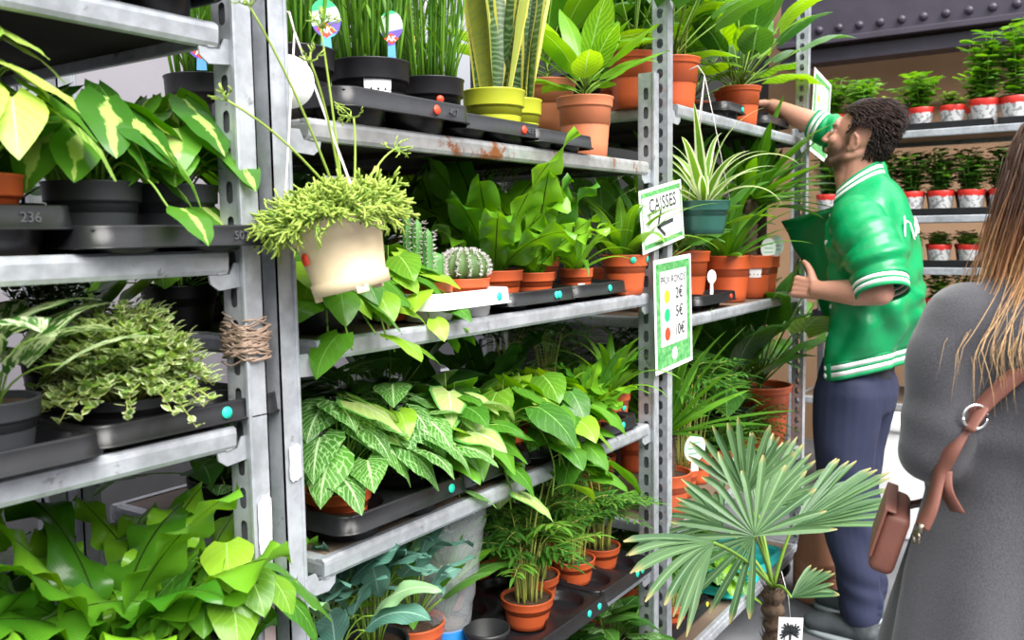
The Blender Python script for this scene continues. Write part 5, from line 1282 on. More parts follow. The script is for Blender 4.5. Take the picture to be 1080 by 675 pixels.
def hand(mb, wrist, axis, palm_n, side, curls, thumb, s=1.0, thumb_up=None):
    """palm and five fingers. axis: wrist->knuckles, palm_n: out of the palm, side: towards the thumb"""
    ax = np.array(axis, float); ax /= np.linalg.norm(ax); pn = np.array(palm_n, float); pn -= ax*(pn@ax); pn /= np.linalg.norm(pn); sd = np.array(side, float); sd -= ax*(sd@ax)+pn*(sd@pn); sd /= np.linalg.norm(sd)
    w = np.array(wrist, float)
    for k in (-.026, -.009, .009, .026): cap_part(mb, w+sd*k*.7*s, w+ax*.085*s+sd*k*s, .0145*s, .0125*s)
    for k, (off, ln) in enumerate(((.029, .072), (.010, .080), (-.010, .075), (-.028, .060))):
        p = w+ax*(.088-.004*abs(k-1))*s+sd*off*s; d = ax.copy(); c = curls[k]
        for j, fr in enumerate((.46, .30, .24)):
            ang = c*(1.0 if j == 0 else 1.15 if j == 1 else .8); dn = d*math.cos(ang)+np.cross(np.cross(d, pn), d)/max(1e-6, np.linalg.norm(np.cross(np.cross(d, pn), d)))*0
            rotax = np.cross(ax, pn); dn = d*math.cos(ang)+np.cross(rotax, d)*math.sin(ang); dn /= np.linalg.norm(dn)
            q = p+dn*ln*fr*s; cap_part(mb, p, q, (.0098-.0012*j)*s, (.0090-.0013*j)*s, 12); p, d = q, dn
    p = w+ax*.022*s+sd*.024*s; t1, t2, t3 = thumb
    for (dv, l, r0, r1) in ((t1, .042, .0165, .0125), (t2, .034, .012, .0105), (t3, .027, .0105, .0085)):
        dn = ax*dv[0]+sd*dv[1]+pn*dv[2]; dn /= np.linalg.norm(dn); q = p+dn*l*s; cap_part(mb, p, q, r0*s, r1*s, 12); p = q

skin, t, b = newmat('skin'); at = t.nodes.new('ShaderNodeAttribute'); at.attribute_name = 'var'
n1 = noise(t, 25, 3); n2 = noise(t, 700, 2); base = mixc(t, n1, (.62, .33, .24), (.50, .22, .155))
fbd = mnode(t, 'MULTIPLY', at.outputs['Fac'], mnode(t, 'MULTIPLY_ADD', sstep(t, n2, .35, .65), .25, .75))
t.links.new(mixc(t, fbd, base, (.06, .035, .028)), b.inputs['Base Color']); b.inputs['Roughness'].default_value = .48; b.inputs['Subsurface Weight'].default_value = .08; b.inputs['Subsurface Radius'].default_value = (.01, .004, .002); bump(t, b, n2, .1, .0006)
satin, t, b = newmat('green_satin'); n1 = noise(t, 18, 3); t.links.new(mixc(t, n1, (.0, .24, .075), (.0, .28, .09)), b.inputs['Base Color']); b.inputs['Roughness'].default_value = .34; bump(t, b, noise(t, 9, 3), .3, .03)
stripe = simple('white_knit', (.8, .8, .8), .7, bmp=.2, bscale=300); knit = simple('green_knit', (.0, .25, .085), .8, bmp=.3, bscale=300)
lining = simple('green_lining', (.0, .23, .07), .36)
navy = simple('navy_cotton', (.009, .013, .042), .8, var=.4, vscale=9, alt=(.016, .022, .06), bmp=.4, bscale=14)
navy2 = simple('dark_tshirt', (.012, .014, .022), .8)
suede = simple('dark_suede', (.03, .035, .04), .7, var=.6, alt=(.10, .12, .13), vscale=14); sole = simple('grey_rubber', (.28, .32, .33), .6)
hairdark, t, b = newmat('dark_brown_hair'); at = t.nodes.new('ShaderNodeAttribute'); at.attribute_name = 'var'
t.links.new(mixc(t, at.outputs['Fac'], (.012, .007, .006), (.06, .030, .024)), b.inputs['Base Color']); b.inputs['Roughness'].default_value = .55; b.inputs['Specular IOR Level'].default_value = .3

# ------------------------------------------------------------------ the man: x forward, y to his left
man = empty('person', (3.27, .74, 0), math.radians(84), label='bearded person in a green satin jacket and navy trousers reaching up to the high shelf', cat='person')
def face_disp(P):
    """P in head coordinates (x forward, y left, z up), unit-ish metres -> displaced copy"""
    return P
HC = np.array([.028, 0, 1.725]); tilt = math.radians(17); hy = math.radians(4)
Rh = np.array(Matrix.Rotation(hy, 3, 'Z')@Matrix.Rotation(-tilt, 3, 'Y'))
def H2(p): return HC+Rh@np.array(p, float)
mb = MB()
# skull, jaw and features, in head coordinates
def hell(c, r, ry=0): ell_part(mb, H2(c), r, Rh@np.array(Matrix.Rotation(ry, 3, 'Y')))
hell((-.012, 0, .030), (.093, .074, .088)); hell((.028, 0, -.020), (.062, .060, .080)); hell((.046, 0, -.073), (.036, .040, .030)); hell((.068, 0, -.088), (.021, .023, .018))
hell((.072, 0, .040), (.018, .048, .030)); hell((.0, 0, -.03), (.07, .062, .06))
chain(mb, [H2((.086, 0, .022)), H2((.100, 0, .002)), H2((.110, 0, -.017))], [.008, .010, .0115], seg=14); hell((.102, .011, -.021), (.011, .007, .008)); hell((.102, -.011, -.021), (.011, .007, .008))
for sy in (-1, 1):
    hell((.064, sy*.036, -.012), (.022, .022, .02)); hell((.078, sy*.030, .034), (.012, .02, .006)); hell((.072, sy*.031, .016), (.0125, .0135, .011))
    hell((-.012, sy*.074, -.004), (.018, .008, .030), .25); hell((-.004, sy*.077, .012), (.012, .007, .012)); hell((.0, sy*.073, -.028), (.008, .006, .009))
    chain(mb, [H2((-.025, sy*.082, -.005)), H2((-.022, sy*.086, .015)), H2((-.008, sy*.084, .027)), H2((.006, sy*.079, .02))], [.005, .0055, .005, .004], seg=10)
    chain(mb, [H2((-.045, sy*.045, -.03)), H2((.0, sy*.058, -.052)), H2((.05, sy*.035, -.083))], [.018, .015, .014], seg=12)
hell((.087, 0, -.046), (.014, .022, .006)); hell((.085, 0, -.056), (.014, .020, .007)); 
chain(mb, [(.0, 0, 1.49), (.028, 0, 1.585), H2((-.028, 0, -.02))], [.062, .055, .058]); chain(mb, [(.045, 0, 1.52), H2((.015, 0, -.07))], [.042, .046])
loft_part(mb, [(.0, 0, .80, .08, .13), (.01, 0, .90, .11, .155), (.0, 0, 1.02, .095, .145), (-.02, 0, 1.15, .095, .15), (-.02, 0, 1.30, .11, .165), (-.015, 0, 1.42, .10, .16), (-.01, 0, 1.50, .07, .11), (-.01, 0, 1.54, .05, .06)])
shl, ell, wrl = (-.025, .17, 1.45), (-.150, .280, 1.232), (.055, .265, 1.232)
shr, elr, wrr = (.0, -.17, 1.47), (.175, -.235, 1.775), (.43, -.215, 1.905)
chain(mb, [shl, ell], [.055, .043]); chain(mb, [ell, (-.07, .276, 1.228), wrl], [.042, .043, .028], sq=(1, 1))
chain(mb, [shr, elr], [.055, .044]); chain(mb, [elr, (.26, -.23, 1.82), wrr], [.043, .046, .029])
for sy, kx in ((1, -.03), (-1, .015)):
    chain(mb, [(.01, sy*.09, .92), (.025+kx, sy*.10, .50)], [.085, .06]); chain(mb, [(.025+kx, sy*.10, .50), (.0+kx, sy*.10, .36), (-.02+kx, sy*.10, .09)], [.055, .056, .038]); chain(mb, [(-.03+kx, sy*.10, .05), (.13+kx, sy*.11, .035)], [.035, .028])
hand(mb, wrl, (1, -.25, .10), (-.2, -1, -.25), (.15, -.1, 1), (1.15, 1.25, 1.3, 1.35), ((.55, .8, .1), (.8, .62, .35), (.92, .42, .4)))
hand(mb, wrr, (.95, .05, .12), (-.1, .35, -1), (0, 1, .3), (.35, .4, .45, .5), ((.8, .6, .35), (.9, .2, .4), (.9, 0, .4)))
bodyo, co = fuse(mb, 'body', skin, man, .0042, 3, .5)
hcn = (co-HC)@Rh
bd = (np.clip((-.018-hcn[:, 2]+.25*(hcn[:, 0]<.03)*.05)/.022, 0, 1)*np.clip((hcn[:, 0]+.01)/.03, 0, 1)*np.clip((hcn[:, 2]+.125)/.02, 0, 1))
mus = np.exp(-((hcn[:, 2]+.037)/.006)**2)*(hcn[:, 0] > .06); lips = np.exp(-((hcn[:, 2]+.050)/.007)**2)*(hcn[:, 0] > .083)*(np.abs(hcn[:, 1]) < .02)
side = np.clip((.035-hcn[:, 0])/.02, 0, 1)*np.clip((hcn[:, 0]+.005)/.015, 0, 1)*np.clip((.03-hcn[:, 2])/.02, 0, 1)*(hcn[:, 2] > -.05)
brow = np.exp(-((hcn[:, 2]-.036)/.005)**2)*(hcn[:, 0] > .068)*(np.abs(hcn[:, 1]) > .008)
setvar(bodyo, np.clip(np.maximum.reduce([bd*.95, mus*.8, side*.8, brow])-lips*.8, 0, 1)*(np.abs(hcn[:, 1]) < .1)*(hcn[:, 2] > -.13)*(hcn[:, 2] < .2))
# eyes
for sy in (-1, 1):
    mb = MB(); ell_part(mb, H2((.0795, sy*.031, .017)), (.0105, .0105, .0095)); e = mb.build('eye', simple('eye_white', (.8, .78, .75), .2), man)
    mb = MB(); ell_part(mb, H2((.0875, sy*.031, .018)), (.0035, .0055, .0055), Rh); mb.build('iris', simple('brown_iris', (.05, .03, .02), .2), e)
# hair: short, swept back
mb = MB(); r = R(31)
def scalp(a, e):  # azimuth from the front, elevation
    return np.array([-.014+.100*math.cos(a)*math.cos(e), .081*math.sin(a)*math.cos(e), .034+.097*math.sin(e)])
V = []; na, ne = 48, 16
for i in range(ne+1):
    for j in range(na):
        a = 2*PI*j/na; lim = -.95 if abs(math.cos(a)) < .0 else (-.85 if math.cos(a) < -.42 else (.25 if math.cos(a) < .12 else (-.05 if math.cos(a) < .36 else .40+.25*math.cos(a))))
        e = lim+(PI/2-lim)*i/ne; V.append(H2(scalp(a, e)*np.array([1, 1, 1])+np.array([0, 0, .004+.016*max(0, math.sin(e))*(.6+.4*math.cos(a))])))
mb.add(np.array(V), gridf(ne+1, na, True), None, .15)
for k in range(2600):
    a = r.g(-PI, PI); ca = math.cos(a); lim = -.9 if ca < -.42 else (.22 if ca < .12 else (-.12 if ca < .36 else .38+.25*ca)); e = math.asin(r.g(math.sin(lim), 1)); p = scalp(a, e)
    n_ = p-np.array([-.014, 0, .034]); n_ /= np.linalg.norm(n_); top = max(0, math.sin(e)); L = .013+.026*top+.012*max(0, ca)*top
    comb = np.array([-1.0*(.35+top), .1*math.sin(a), -.75*(1-top)-.05])+np.array([r.g(-.16, .16), r.g(-.2, .2), r.g(-.12, .16)])
    q1 = p+n_*(.004+.016*top)+comb*L*.3; q2 = q1+comb*L+n_*.003; tube(mb, [H2(p), H2(q1), H2((q1+q2)/2+n_*.004), H2(q2)], [.0016, .0019, .0014, .0004], 3, c=r.g(0, 1)*(.3+.7*top))
mb.build('hair', hairdark, man)
# t-shirt
mb = MB(); loft_part(mb, [(.01, 0, .86, .10, .15), (.01, 0, .92, .115, .16), (.0, 0, 1.02, .105, .155), (-.03, 0, 1.15, .098, .155), (-.03, 0, 1.30, .108, .170), (-.02, 0, 1.42, .105, .165), (-.005, 0, 1.49, .085, .125), (-.005, 0, 1.52, .07, .085)])
chain(mb, [shl, (-.1, .23, 1.33)], [.066, .06]); chain(mb, [shr, (.08, -.2, 1.60)], [.066, .06]); fuse(mb, 'tshirt', navy2, man, .008, 4)
# trousers
mb = MB(); loft_part(mb, [(.012, 0, .99, .105, .155), (.014, 0, .93, .118, .168), (.012, 0, .86, .125, .178), (.01, 0, .80, .115, .17)])
for sy, kx in ((1, .0), (-1, .045)):
    chain(mb, [(.012, sy*.085, .87), (.015+kx*.5, sy*.095, .70), (.01+kx, sy*.095, .50), (-.035+kx, sy*.095, .28), (-.05+kx, sy*.095, .115)], [.112, .105, .092, .078, .068])
def trd(c):
    z = c[:, 2]; an = np.arctan2(c[:, 1]-np.sign(c[:, 1])*.1, c[:, 0]); low = np.clip((.75-z)/.5, 0, 1)
    return .004*np.sin(z*34+2.6*an+2*np.sin(an+z*7))*low+.0025*np.sin(z*70+3*an+np.sin(z*30))*np.clip((.4-z)/.2, 0, 1)+.0035*np.sin(z*17+2.2*an)
tro, _ = fuse(mb, 'trousers', navy, man, .008, 3, .5, trd)
for sy, kx in ((1, .0), (-1, .045)):
    mb = MB(); c0 = np.array([kx-.06, sy*.105, 0])
    chain(mb, [c0+[.0, 0, .10], c0+[-.005, 0, .055]], [.05, .047]); chain(mb, [c0+[-.02, 0, .050], c0+[.07, 0, .052], c0+[.165, sy*.006, .042]], [.042, .046, .040], sq=(1, .85)); sh_, _ = fuse(mb, 'shoe', suede, man, .006, 4)
    mb = MB(); V = []; 
    for zz in (.0, .022):
        for q in np.linspace(0, 2*PI, 40, endpoint=False): V.append(c0+np.array([.065+.142*math.cos(q), (.046+.006*math.cos(q))*math.sin(q), zz]))
    mb.add(np.array(V), list(gridf(2, 40, True))+[tuple(range(40))[::-1], tuple(range(40, 80))]); s_ = mb.build('sole', sole, sh_)
# jacket body: open at the front, far panel pulled out by the raised arm
rows = [(1.585, .035, .082, .088), (1.555, .022, .092, .105), (1.525, .008, .108, .145), (1.49, -.006, .124, .188), (1.45, -.014, .136, .210), (1.38, -.022, .145, .218), (1.30, -.034, .150, .216), (1.20, -.040, .152, .212), (1.10, -.030, .148, .208), (1.03, -.014, .140, .202), (.985, -.002, .132, .192)]
zz_ = np.array([q[0] for q in rows]); NR, NC, NF = 60, 110, 22
def jsect(z):
    f = lambda i: np.interp(-z, -zz_, [q[i] for q in rows]); return f(1), f(2), f(3)
flx = [(1.60, .12), (1.55, .17), (1.50, .28), (1.455, .36), (1.38, .325), (1.28, .275), (1.15, .20), (1.03, .15), (.9, .12)]
def jpt(z, th):
    c, rx, ry = jsect(z); return np.array([c+rx*math.cos(th), ry*math.sin(th), z])
V = []; ztop, zbot = 1.575, .985
for i in range(NR):
    q = i/(NR-1); z = ztop+(zbot-ztop)*q; an = .98+.1*max(0, (z-1.45)/.13); af = -.62; c, rx, ry = jsect(z)
    for j in range(NC):
        th = an+(2*PI+af-an)*j/(NC-1); p = jpt(z, th)
        w = (.0055*math.sin(z*26+th*3.1+1.8*math.sin(th*2.3+z*7))+.004*math.sin(z*47-th*5.3+2*math.sin(z*13+th))+.0035*math.sin(th*11+z*21+math.sin(z*40)))*min(1, q*4)+.008*math.sin(th*9+z*9)*max(0, 1-abs(z-1.08)/.14)+.006*math.exp(-((z-1.19-.12*math.sin(th))/.018)**2)
        p[:2] += np.array([math.cos(th), math.sin(th)])*w; p[2] -= .28*p[0]*np.clip((1.25-z)/.25, 0, 1)+.75*(p[0]-.0)*np.clip((z-1.44)/.13, 0, 1); V.append(p)
    e = V[-1].copy(); fx = np.interp(-z, [-a[0] for a in flx], [a[1] for a in flx])
    for j in range(1, NF+1):
        s_ = j/NF; p = np.array([e[0]+(fx-e[0])*s_, e[1]+(-.17-e[1])*s_*.6+.05*math.sin(s_*PI)*.5, e[2]+.015*s_*(z > 1.3)]); p[1] += .010*math.sin(z*30+s_*4)*s_; p[0] += .004*math.sin(z*60+s_*9); V.append(p)
mb = MB(); mb.add(np.array(V), gridf(NR, NC+NF)); JV = np.array(V).reshape(NR, NC+NF, 3)
jk = mb.build('jacket', [lining, satin], man); sd = jk.modifiers.new('t', 'SOLIDIFY'); sd.thickness = .004; sd.offset = -1; sd.material_offset = 1
def band(name, rings, n, cols, parent, close=False):
    """knitted band with woven-in stripes; rings = list of point rows, cols = material index per strip"""
    mb = MB(); k = len(rings[0])
    for i in range(len(rings)-1): mb.add(np.concatenate([rings[i], rings[i+1]]), gridf(2, k, close), None, .5, cols[i])
    o = mb.build(name, [knit, stripe], parent); s = o.modifiers.new('t', 'SOLIDIFY'); s.thickness = .005; s.offset = 0; return o
def offs(ringp, ctr, out, dz): 
    P = ringp.copy(); d = P-ctr; d[:, 2] = 0; d /= np.linalg.norm(d, axis=1)[:, None]; P += d*out; P[:, 2] += dz; return P
hb = JV[-1, 6:NC]; ctr = np.array([0, 0, 0]); st = [0, 1, 0, 1, 0]
band('hem_band', [offs(hb, ctr, .003-.004*q, .006-.062*q) for q in (0, .16, .40, .54, .78, 1.0)], 0, st, jk)
hb2 = JV[-1, 0:8]; band('hem_tab', [offs(hb2, ctr, .003-.004*q, .006-.062*q) for q in (0, 1.0)], 0, [0], jk)
hb3 = JV[-1, NC-1:]; band('hem_tab', [offs(hb3, ctr, .003-.004*q, .006-.062*q) for q in (0, 1.0)], 0, [0], jk)
cb = JV[0, 2:NC-2]; band('collar', [offs(cb, np.array([.02, 0, 0]), .010-.016*q, -.012+.050*q) for q in (0, .2, .42, .56, .8, 1.0)], 0, st, jk)
for i, zi in enumerate((1.475, 1.375, 1.17, 1.085)):
    k = int((ztop-zi)/(ztop-zbot)*(NR-1)); p = JV[k, 2]; d = JV[k, 2]-np.array([-.02, 0, JV[k, 2][2]]); d[2] = 0; d /= np.linalg.norm(d)
    mb = MB(); lathe(mb, [(.0085, -.002), (.0085, .002), (.006, .0035), (.0005, .0035)], 18, p+d*.002, axis=d); mb.build('snap', stripe, jk)
for dz in (.012, -.014):
    p = JV[-1, 2]+np.array([0, 0, -.02+dz*1.0]); d = np.array([.75, .66, 0]); mb = MB(); lathe(mb, [(.0085, -.002), (.0085, .003), (.006, .0045), (.0005, .0045)], 18, p+d*.002, axis=d); mb.build('snap', stripe, jk)
def sleeve(name, pts, rs, seed, wr=.010):
    C = crom(pts, 12); n = len(C); rr = np.interp(np.linspace(0, 1, n), np.linspace(0, 1, len(rs)), rs); T = np.gradient(C, axis=0); T /= np.linalg.norm(T, axis=1)[:, None]
    ref = np.array([1., 0, .2]); S = np.cross(T, ref); S /= np.linalg.norm(S, axis=1)[:, None]; N = np.cross(S, T); sg = 48; a = np.linspace(0, 2*PI, sg, endpoint=False); r = R(seed); ph = [r.g(0, 6) for _ in range(4)]
    t_ = np.linspace(0, 1, n)[:, None]
    w = wr*(np.sin(t_*24+2.0*np.sin(a+ph[0])+ph[1])*.7+.5*np.sin(t_*47+3*np.sin(a*1+ph[2])+ph[3]))*np.clip(t_*1.6, .15, 1)*np.clip((1-t_)*6, .15, 1)
    P = C[:, None]+(rr[:, None]+w)[..., None]*(S[:, None]*np.cos(a)[None, :, None]+N[:, None]*np.sin(a)[None, :, None])
    mb = MB(); mb.add(P.reshape(-1, 3), gridf(n, sg, True)); o = mb.build(name, [lining, satin], jk); s = o.modifiers.new('t', 'SOLIDIFY'); s.thickness = .004; s.offset = -1; s.material_offset = 1
    d = T[-1]; cr = [C[-1]-d*.004+(rr[-1]+.002-.004*q)*(S[-1]*np.cos(a)[:, None]+N[-1]*np.sin(a)[:, None])+d*.048*q for q in (0, .16, .40, .54, .78, 1.0)]
    band('cuff', cr, 0, st, o, True); return o
sleeve('sleeve', [(-.015, .125, 1.465), (-.050, .185, 1.430), (-.118, .245, 1.345), (-.148, .276, 1.265)], [.078, .088, .092, .080], 3)
sleeve('sleeve', [(-.005, -.12, 1.46), (.045, -.175, 1.55), (.115, -.215, 1.68), (.170, -.235, 1.765), (.235, -.232, 1.805)], [.085, .088, .078, .066, .056], 8)
mb = MB()   # embroidered strokes on the upper back
def bpt(th, z): p = jpt(z, th); n_ = np.array([math.cos(th), math.sin(th), 0]); return p+n_*.012
for stroke in ([(2.75, 1.40), (2.86, 1.46), (2.95, 1.50)], [(2.95, 1.50), (2.98, 1.44), (3.02, 1.39)], [(2.80, 1.44), (2.9, 1.45), (3.02, 1.44)], [(3.1, 1.40), (3.16, 1.44), (3.2, 1.41), (3.26, 1.45)], [(3.3, 1.41), (3.36, 1.46), (3.42, 1.42)]):
    tube(mb, crom([bpt(*q) for q in stroke], 5), .0035, 6)
mb.build('embroidery', stripe, jk)

# ------------------------------------------------------------------ the woman: seen from behind, x forward, y to her left
wom = empty('person', (1.478, .043, 0), math.atan2(.558, .830), label='person with long brown to blonde hair in a grey wool coat, seen from behind', cat='person')
wool, t, b = newmat('grey_wool'); n1 = noise(t, 420, 3, None, .6); n2 = noise(t, 12, 4); c = mixc(t, sstep(t, n1, .3, .7), (.030, .030, .036), (.058, .057, .066)); t.links.new(mixc(t, mnode(t, 'MULTIPLY', sstep(t, n2, .3, .7), .25), c, (.065, .064, .072)), b.inputs['Base Color']); b.inputs['Roughness'].default_value = .95; b.inputs['Sheen Weight'].default_value = .35; bump(t, b, n1, .5, .0015)
mb = MB()
ell_part(mb, (.005, 0, 1.481), (.090, .072, .110)); ell_part(mb, (.05, 0, 1.426), (.045, .045, .06)); ell_part(mb, (.095, 0, 1.466), (.014, .011, .014)); chain(mb, [(-.01, 0, 1.30), (.0, 0, 1.416)], [.055, .05])
for sy in (-1, 1): ell_part(mb, (.0, sy*.074, 1.466), (.018, .008, .03)); ell_part(mb, (.078, sy*.028, 1.476), (.016, .014, .010)); ell_part(mb, (.066, sy*.03, 1.446), (.02, .02, .018))
ell_part(mb, (.085, 0, 1.421), (.012, .02, .006)); ell_part(mb, (.085, 0, 1.411), (.012, .018, .006))
loft_part(mb, [(0, 0, .80, .10, .15), (0, 0, 1.0, .085, .13), (0, 0, 1.15, .10, .145), (0, 0, 1.27, .09, .15), (0, 0, 1.34, .05, .08)])
for sy in (-1, 1):
    chain(mb, [(0, sy*.155, 1.285), (-.025, sy*.20, 1.12), (.16, sy*.14, 1.10), (.20, sy*.12, 1.10)], [.042, .036, .027, .025]); hand(mb, (.20, sy*.12, 1.10), (.6, -sy*.8, 0), (0, -sy, -.4), (0, -sy*.2, 1), (.6, .7, .75, .8), ((.8, .5, .3), (.9, .2, .4), (.9, 0, .4)), .9)
    chain(mb, [(0, sy*.08, .82), (.01, sy*.08, .46), (-.01, sy*.08, .08)], [.085, .055, .036]); chain(mb, [(-.03, sy*.08, .04), (.12, sy*.085, .03)], [.032, .026])
bo, co = fuse(mb, 'body', skin, wom, .005, 3); setvar(bo, np.zeros(len(co)))
for sy in (-1, 1):
    mb = MB(); chain(mb, [(0, sy*.08, .60), (-.005, sy*.08, .12)], [.072, .052]); fuse(mb, 'trouser_leg', navy2, wom, .009, 3)
    mb = MB(); chain(mb, [(-.01, sy*.08, .14), (-.02, sy*.08, .06)], [.05, .045]); chain(mb, [(-.03, sy*.08, .04), (.06, sy*.083, .04), (.13, sy*.085, .034)], [.036, .040, .034]); fuse(mb, 'boot', suede, wom, .007, 3)
mb = MB()
loft_part(mb, [(.0, 0, 1.415, .058, .062), (.0, 0, 1.385, .070, .082), (-.005, 0, 1.355, .092, .140), (-.008, 0, 1.32, .112, .185), (-.008, 0, 1.26, .125, .205), (-.004, 0, 1.17, .125, .198), (0, 0, 1.06, .125, .208), (0, 0, .95, .145, .238), (0, 0, .80, .180, .268), (0, 0, .62, .205, .30), (0, 0, .50, .215, .315), (0, 0, .49, .212, .312)], 64)
for sy in (-1, 1):
    chain(mb, [(-.005, sy*.158, 1.290), (-.015, sy*.190, 1.20), (-.022, sy*.206, 1.125), (.06, sy*.165, 1.11), (.175, sy*.12, 1.11)], [.066, .058, .050, .048, .044])
def cod(c):
    x, y, z = c.T; an = np.arctan2(y, x); low = np.clip((1.12-z)/.25, 0, 1); up = np.clip((z-1.0)/.2, 0, 1)*np.clip((1.34-z)/.06, 0, 1)
    return low*(.016*np.sin(an*6+1.2+z*1.5)+.007*np.sin(an*13+z*6))+up*(.004*np.sin(z*42+y*22)+.003*np.sin(y*60-z*25))+.006*np.exp(-((z-1.11-.25*np.abs(y))/.022)**2)
coat, _ = fuse(mb, 'coat', wool, wom, .0085, 4, .5, cod)
# hair: fine strands, dark at the roots and blonde at the ends
hl, t, b = newmat('brown_to_blonde_hair'); u = t.nodes.new('ShaderNodeUVMap'); s_ = t.nodes.new('ShaderNodeSeparateXYZ'); t.links.new(u.outputs[0], s_.inputs[0]); at = t.nodes.new('ShaderNodeAttribute'); at.attribute_name = 'var'
v = mnode(t, 'ADD', s_.outputs[1], mnode(t, 'MULTIPLY_ADD', at.outputs['Fac'], .36, -.18)); c = mixc(t, sstep(t, v, .28, .62), (.10, .048, .032), (.40, .17, .065)); c = mixc(t, sstep(t, v, .55, .92), c, (.74, .47, .22))
t.links.new(c, b.inputs['Base Color']); b.inputs['Roughness'].default_value = .36; b.inputs['Specular IOR Level'].default_value = .6
mb = MB(); r = R(12)
def strand(a, e0, zend, spread, rad, wob, c, n=15):
    """a: azimuth about the head, PI = straight back"""
    ph = r.g(0, 6.28); P = []; hc = np.array([-.004, -.004, 1.488])
    for i in range(n):
        t_ = i/(n-1); z0 = 1.488+.128*math.sin(e0)
        z = z0+(zend-z0)*t_**.92; h = (z-1.488)/.128
        if h > 0: rr = math.sqrt(max(.0, 1-h*h)); rx, ry = .112*rr, .094*rr
        else:
            k = min(1, -h/1.7); rx = .112-.028*k+.03*spread*k; ry = .098+.035*spread*k+.05*max(0, k-.6)*spread
        off = rad*.010
        x = hc[0]+(rx+off)*math.cos(a); y = hc[1]+(ry+off)*math.sin(a)
        if h < -1.0: x -= .03*min(1, (-h-1.0)/.9)*(1 if math.cos(a) < .3 else 0)+.0
        x += wob*math.sin(t_*9+ph)*t_; y += wob*math.sin(t_*7+ph*1.7)*t_
        P.append((x, y, z))
    w = .0012*r.g(.6, 1.3)*np.clip(np.linspace(1.2, 0.1, n), .15, 1)
    o = mb.n; tube(mb, P, w, 3, c=c); mb.uv[-1][:, 1] = np.repeat(np.linspace(0, 1, n), 3)
for k in range(9000):
    a = PI+r.gauss(0, 1)*.85
    if abs(a-PI) > 2.05: continue
    strand(a, r.g(.15, 1.5) if r.random() < .5 else r.g(-.1, 1.3), r.g(1.215, 1.30)+.045*abs(a-PI)/2, r.g(.4, 1.5), r.g(-.9, 1.0), .004*r.g(.3, 2.2), r.g(0, 1))
for k in range(220): strand(PI+r.g(-1.9, 1.9), r.g(0, 1.4), r.g(1.19, 1.27), r.g(1.0, 2.2), r.g(.8, 1.9), .008*r.g(.5, 1.5), r.g(.4, 1))
mb.build('hair', hl, wom)
mb = MB(); ell_part(mb, (-.004, -.012, 1.486), (.103, .086, .120)); hh_ = mb.build('hair_underlayer', hl, wom)
# bag and strap
bag = empty('shoulder_bag', (1.478, .043, 0), math.atan2(.558, .830), label='small brown leather shoulder bag with a long strap worn across the grey coat', cat='bag')
lea = simple('brown_leather', (.20, .075, .052), .55, var=.5, vscale=10, alt=(.14, .05, .035), bmp=.3, bscale=90); chrome = simple('silver_metal', (.8, .8, .8), .2, metal=1.0); brass = simple('old_brass', (.3, .26, .2), .35, metal=1.0)
Bm = Matrix.Translation((.05, .236, .985))@Matrix.Rotation(math.radians(-24), 4, 'Z')@Matrix.Rotation(math.radians(16), 4, 'X')
mb = MB(); box(mb, (-.055, -.018, -.050), (.085, .018, .042), .012, 0, Bm, 4); mb.build('bag_body', lea, bag)
mb = MB(); box(mb, (-.057, .016, -.030), (.087, .021, .048), .002, 0, Bm, 3); box(mb, (-.057, .004, .042), (.087, .021, .048), .003, 0, Bm, 3); mb.build('flap', lea, bag)
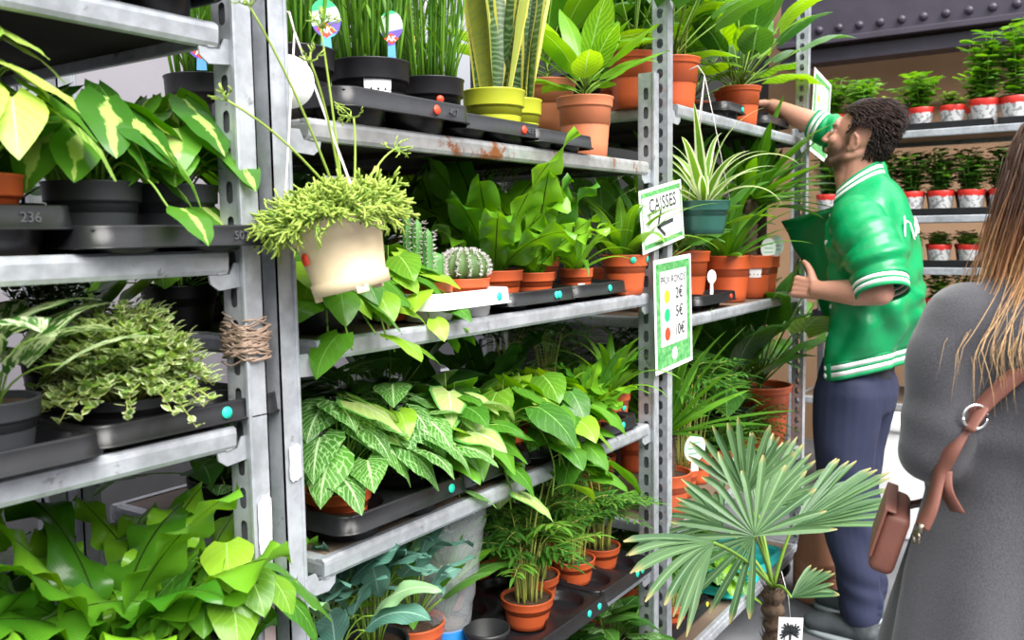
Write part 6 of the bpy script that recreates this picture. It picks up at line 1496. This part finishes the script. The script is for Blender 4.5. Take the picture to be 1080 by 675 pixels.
def strapm(pts, w, name, mat, th=.003):
    C = crom(pts, 8); T = np.gradient(C, axis=0); T /= np.linalg.norm(T, axis=1)[:, None]; mb = MB(); nn = np.array([-1., 0, 0]); V = []
    for p, t_ in zip(C, T):
        c0 = np.array([0, 0, p[2]]); out = p-c0; out[2] = 0; out /= np.linalg.norm(out)+1e-9; sd_ = np.cross(t_, out); sd_ /= np.linalg.norm(sd_)
        V += [p-sd_*w/2-out*th/2, p+sd_*w/2-out*th/2, p+sd_*w/2+out*th/2, p-sd_*w/2+out*th/2]
    mb.add(np.array(V), list(gridf(len(C), 4, True))+[(3, 2, 1, 0), tuple(len(V)-4+i for i in range(4))]); o_ = mb.build(name, mat, bag, smooth=True); o_.data.polygons.foreach_set('use_smooth', [True]*len(o_.data.polygons)); return o_
from mathutils.bvhtree import BVHTree
cbv = BVHTree.FromPolygons([v.co[:] for v in coat.data.vertices], [tuple(p.vertices) for p in coat.data.polygons])
def onback(y, z, o=.005):
    h = cbv.ray_cast(Vector((-.6, y, z)), Vector((1, 0, 0))); return (h[0].x-o if h[0] else -.1, y, z)
def onfront(y, z, o=.005):
    h = cbv.ray_cast(Vector((.6, y, z)), Vector((-1, 0, 0))); return (h[0].x+o if h[0] else .1, y, z)
strapm([onback(-.02, 1.355, .006), onback(.05, 1.315), onback(.10, 1.275), onback(.145, 1.235), onback(.185, 1.182), onback(.212, 1.140, .006), onback(.224, 1.105, .010), (-.085, .240, 1.065), (-.085, .252, 1.035)], .022, 'strap', lea)
strapm([onfront(-.10, 1.345, .006), onfront(-.05, 1.30, .006), onfront(.02, 1.24, .006), onfront(.07, 1.16, .006), onfront(.11, 1.08, .006), onfront(.14, 1.02, .01), (.12, .185, 1.00)], .024, 'strap', lea)
p0 = np.array(onback(.220, 1.108, .012)); strapm([p0, (p0[0]-.008, .222, 1.085), (p0[0]-.006, .205, 1.055)], .022, 'strap_tail', lea)
p1 = np.array(onback(.185, 1.182, .010)); mb = MB(); a = np.linspace(0, 2*PI, 25)[:-1]
ring = np.array([p1+.016*np.array([0, math.cos(q), math.sin(q)]) for q in list(a)+[a[0]]]); tube(mb, ring, .0022, 8); mb.build('ring', chrome, bag)
mb = MB(); strap_ = crom([onback(.172, 1.198, .010), onback(.185, 1.182, .013), onback(.197, 1.165, .010)], 5); tube(mb, strap_, .010, 8, flat=.25); mb.build('keeper', lea, bag)
mb = MB(); tube(mb, [(-.085, .252, 1.04), (-.084, .254, 1.03), (-.075, .256, 1.022)], .004, 8); ring = np.array([np.array([-.078, .256, 1.020])+.009*np.array([math.cos(q), 0, math.sin(q)]) for q in list(a)+[a[0]]]); tube(mb, ring, .002, 6); mb.build('clasp', brass, bag)
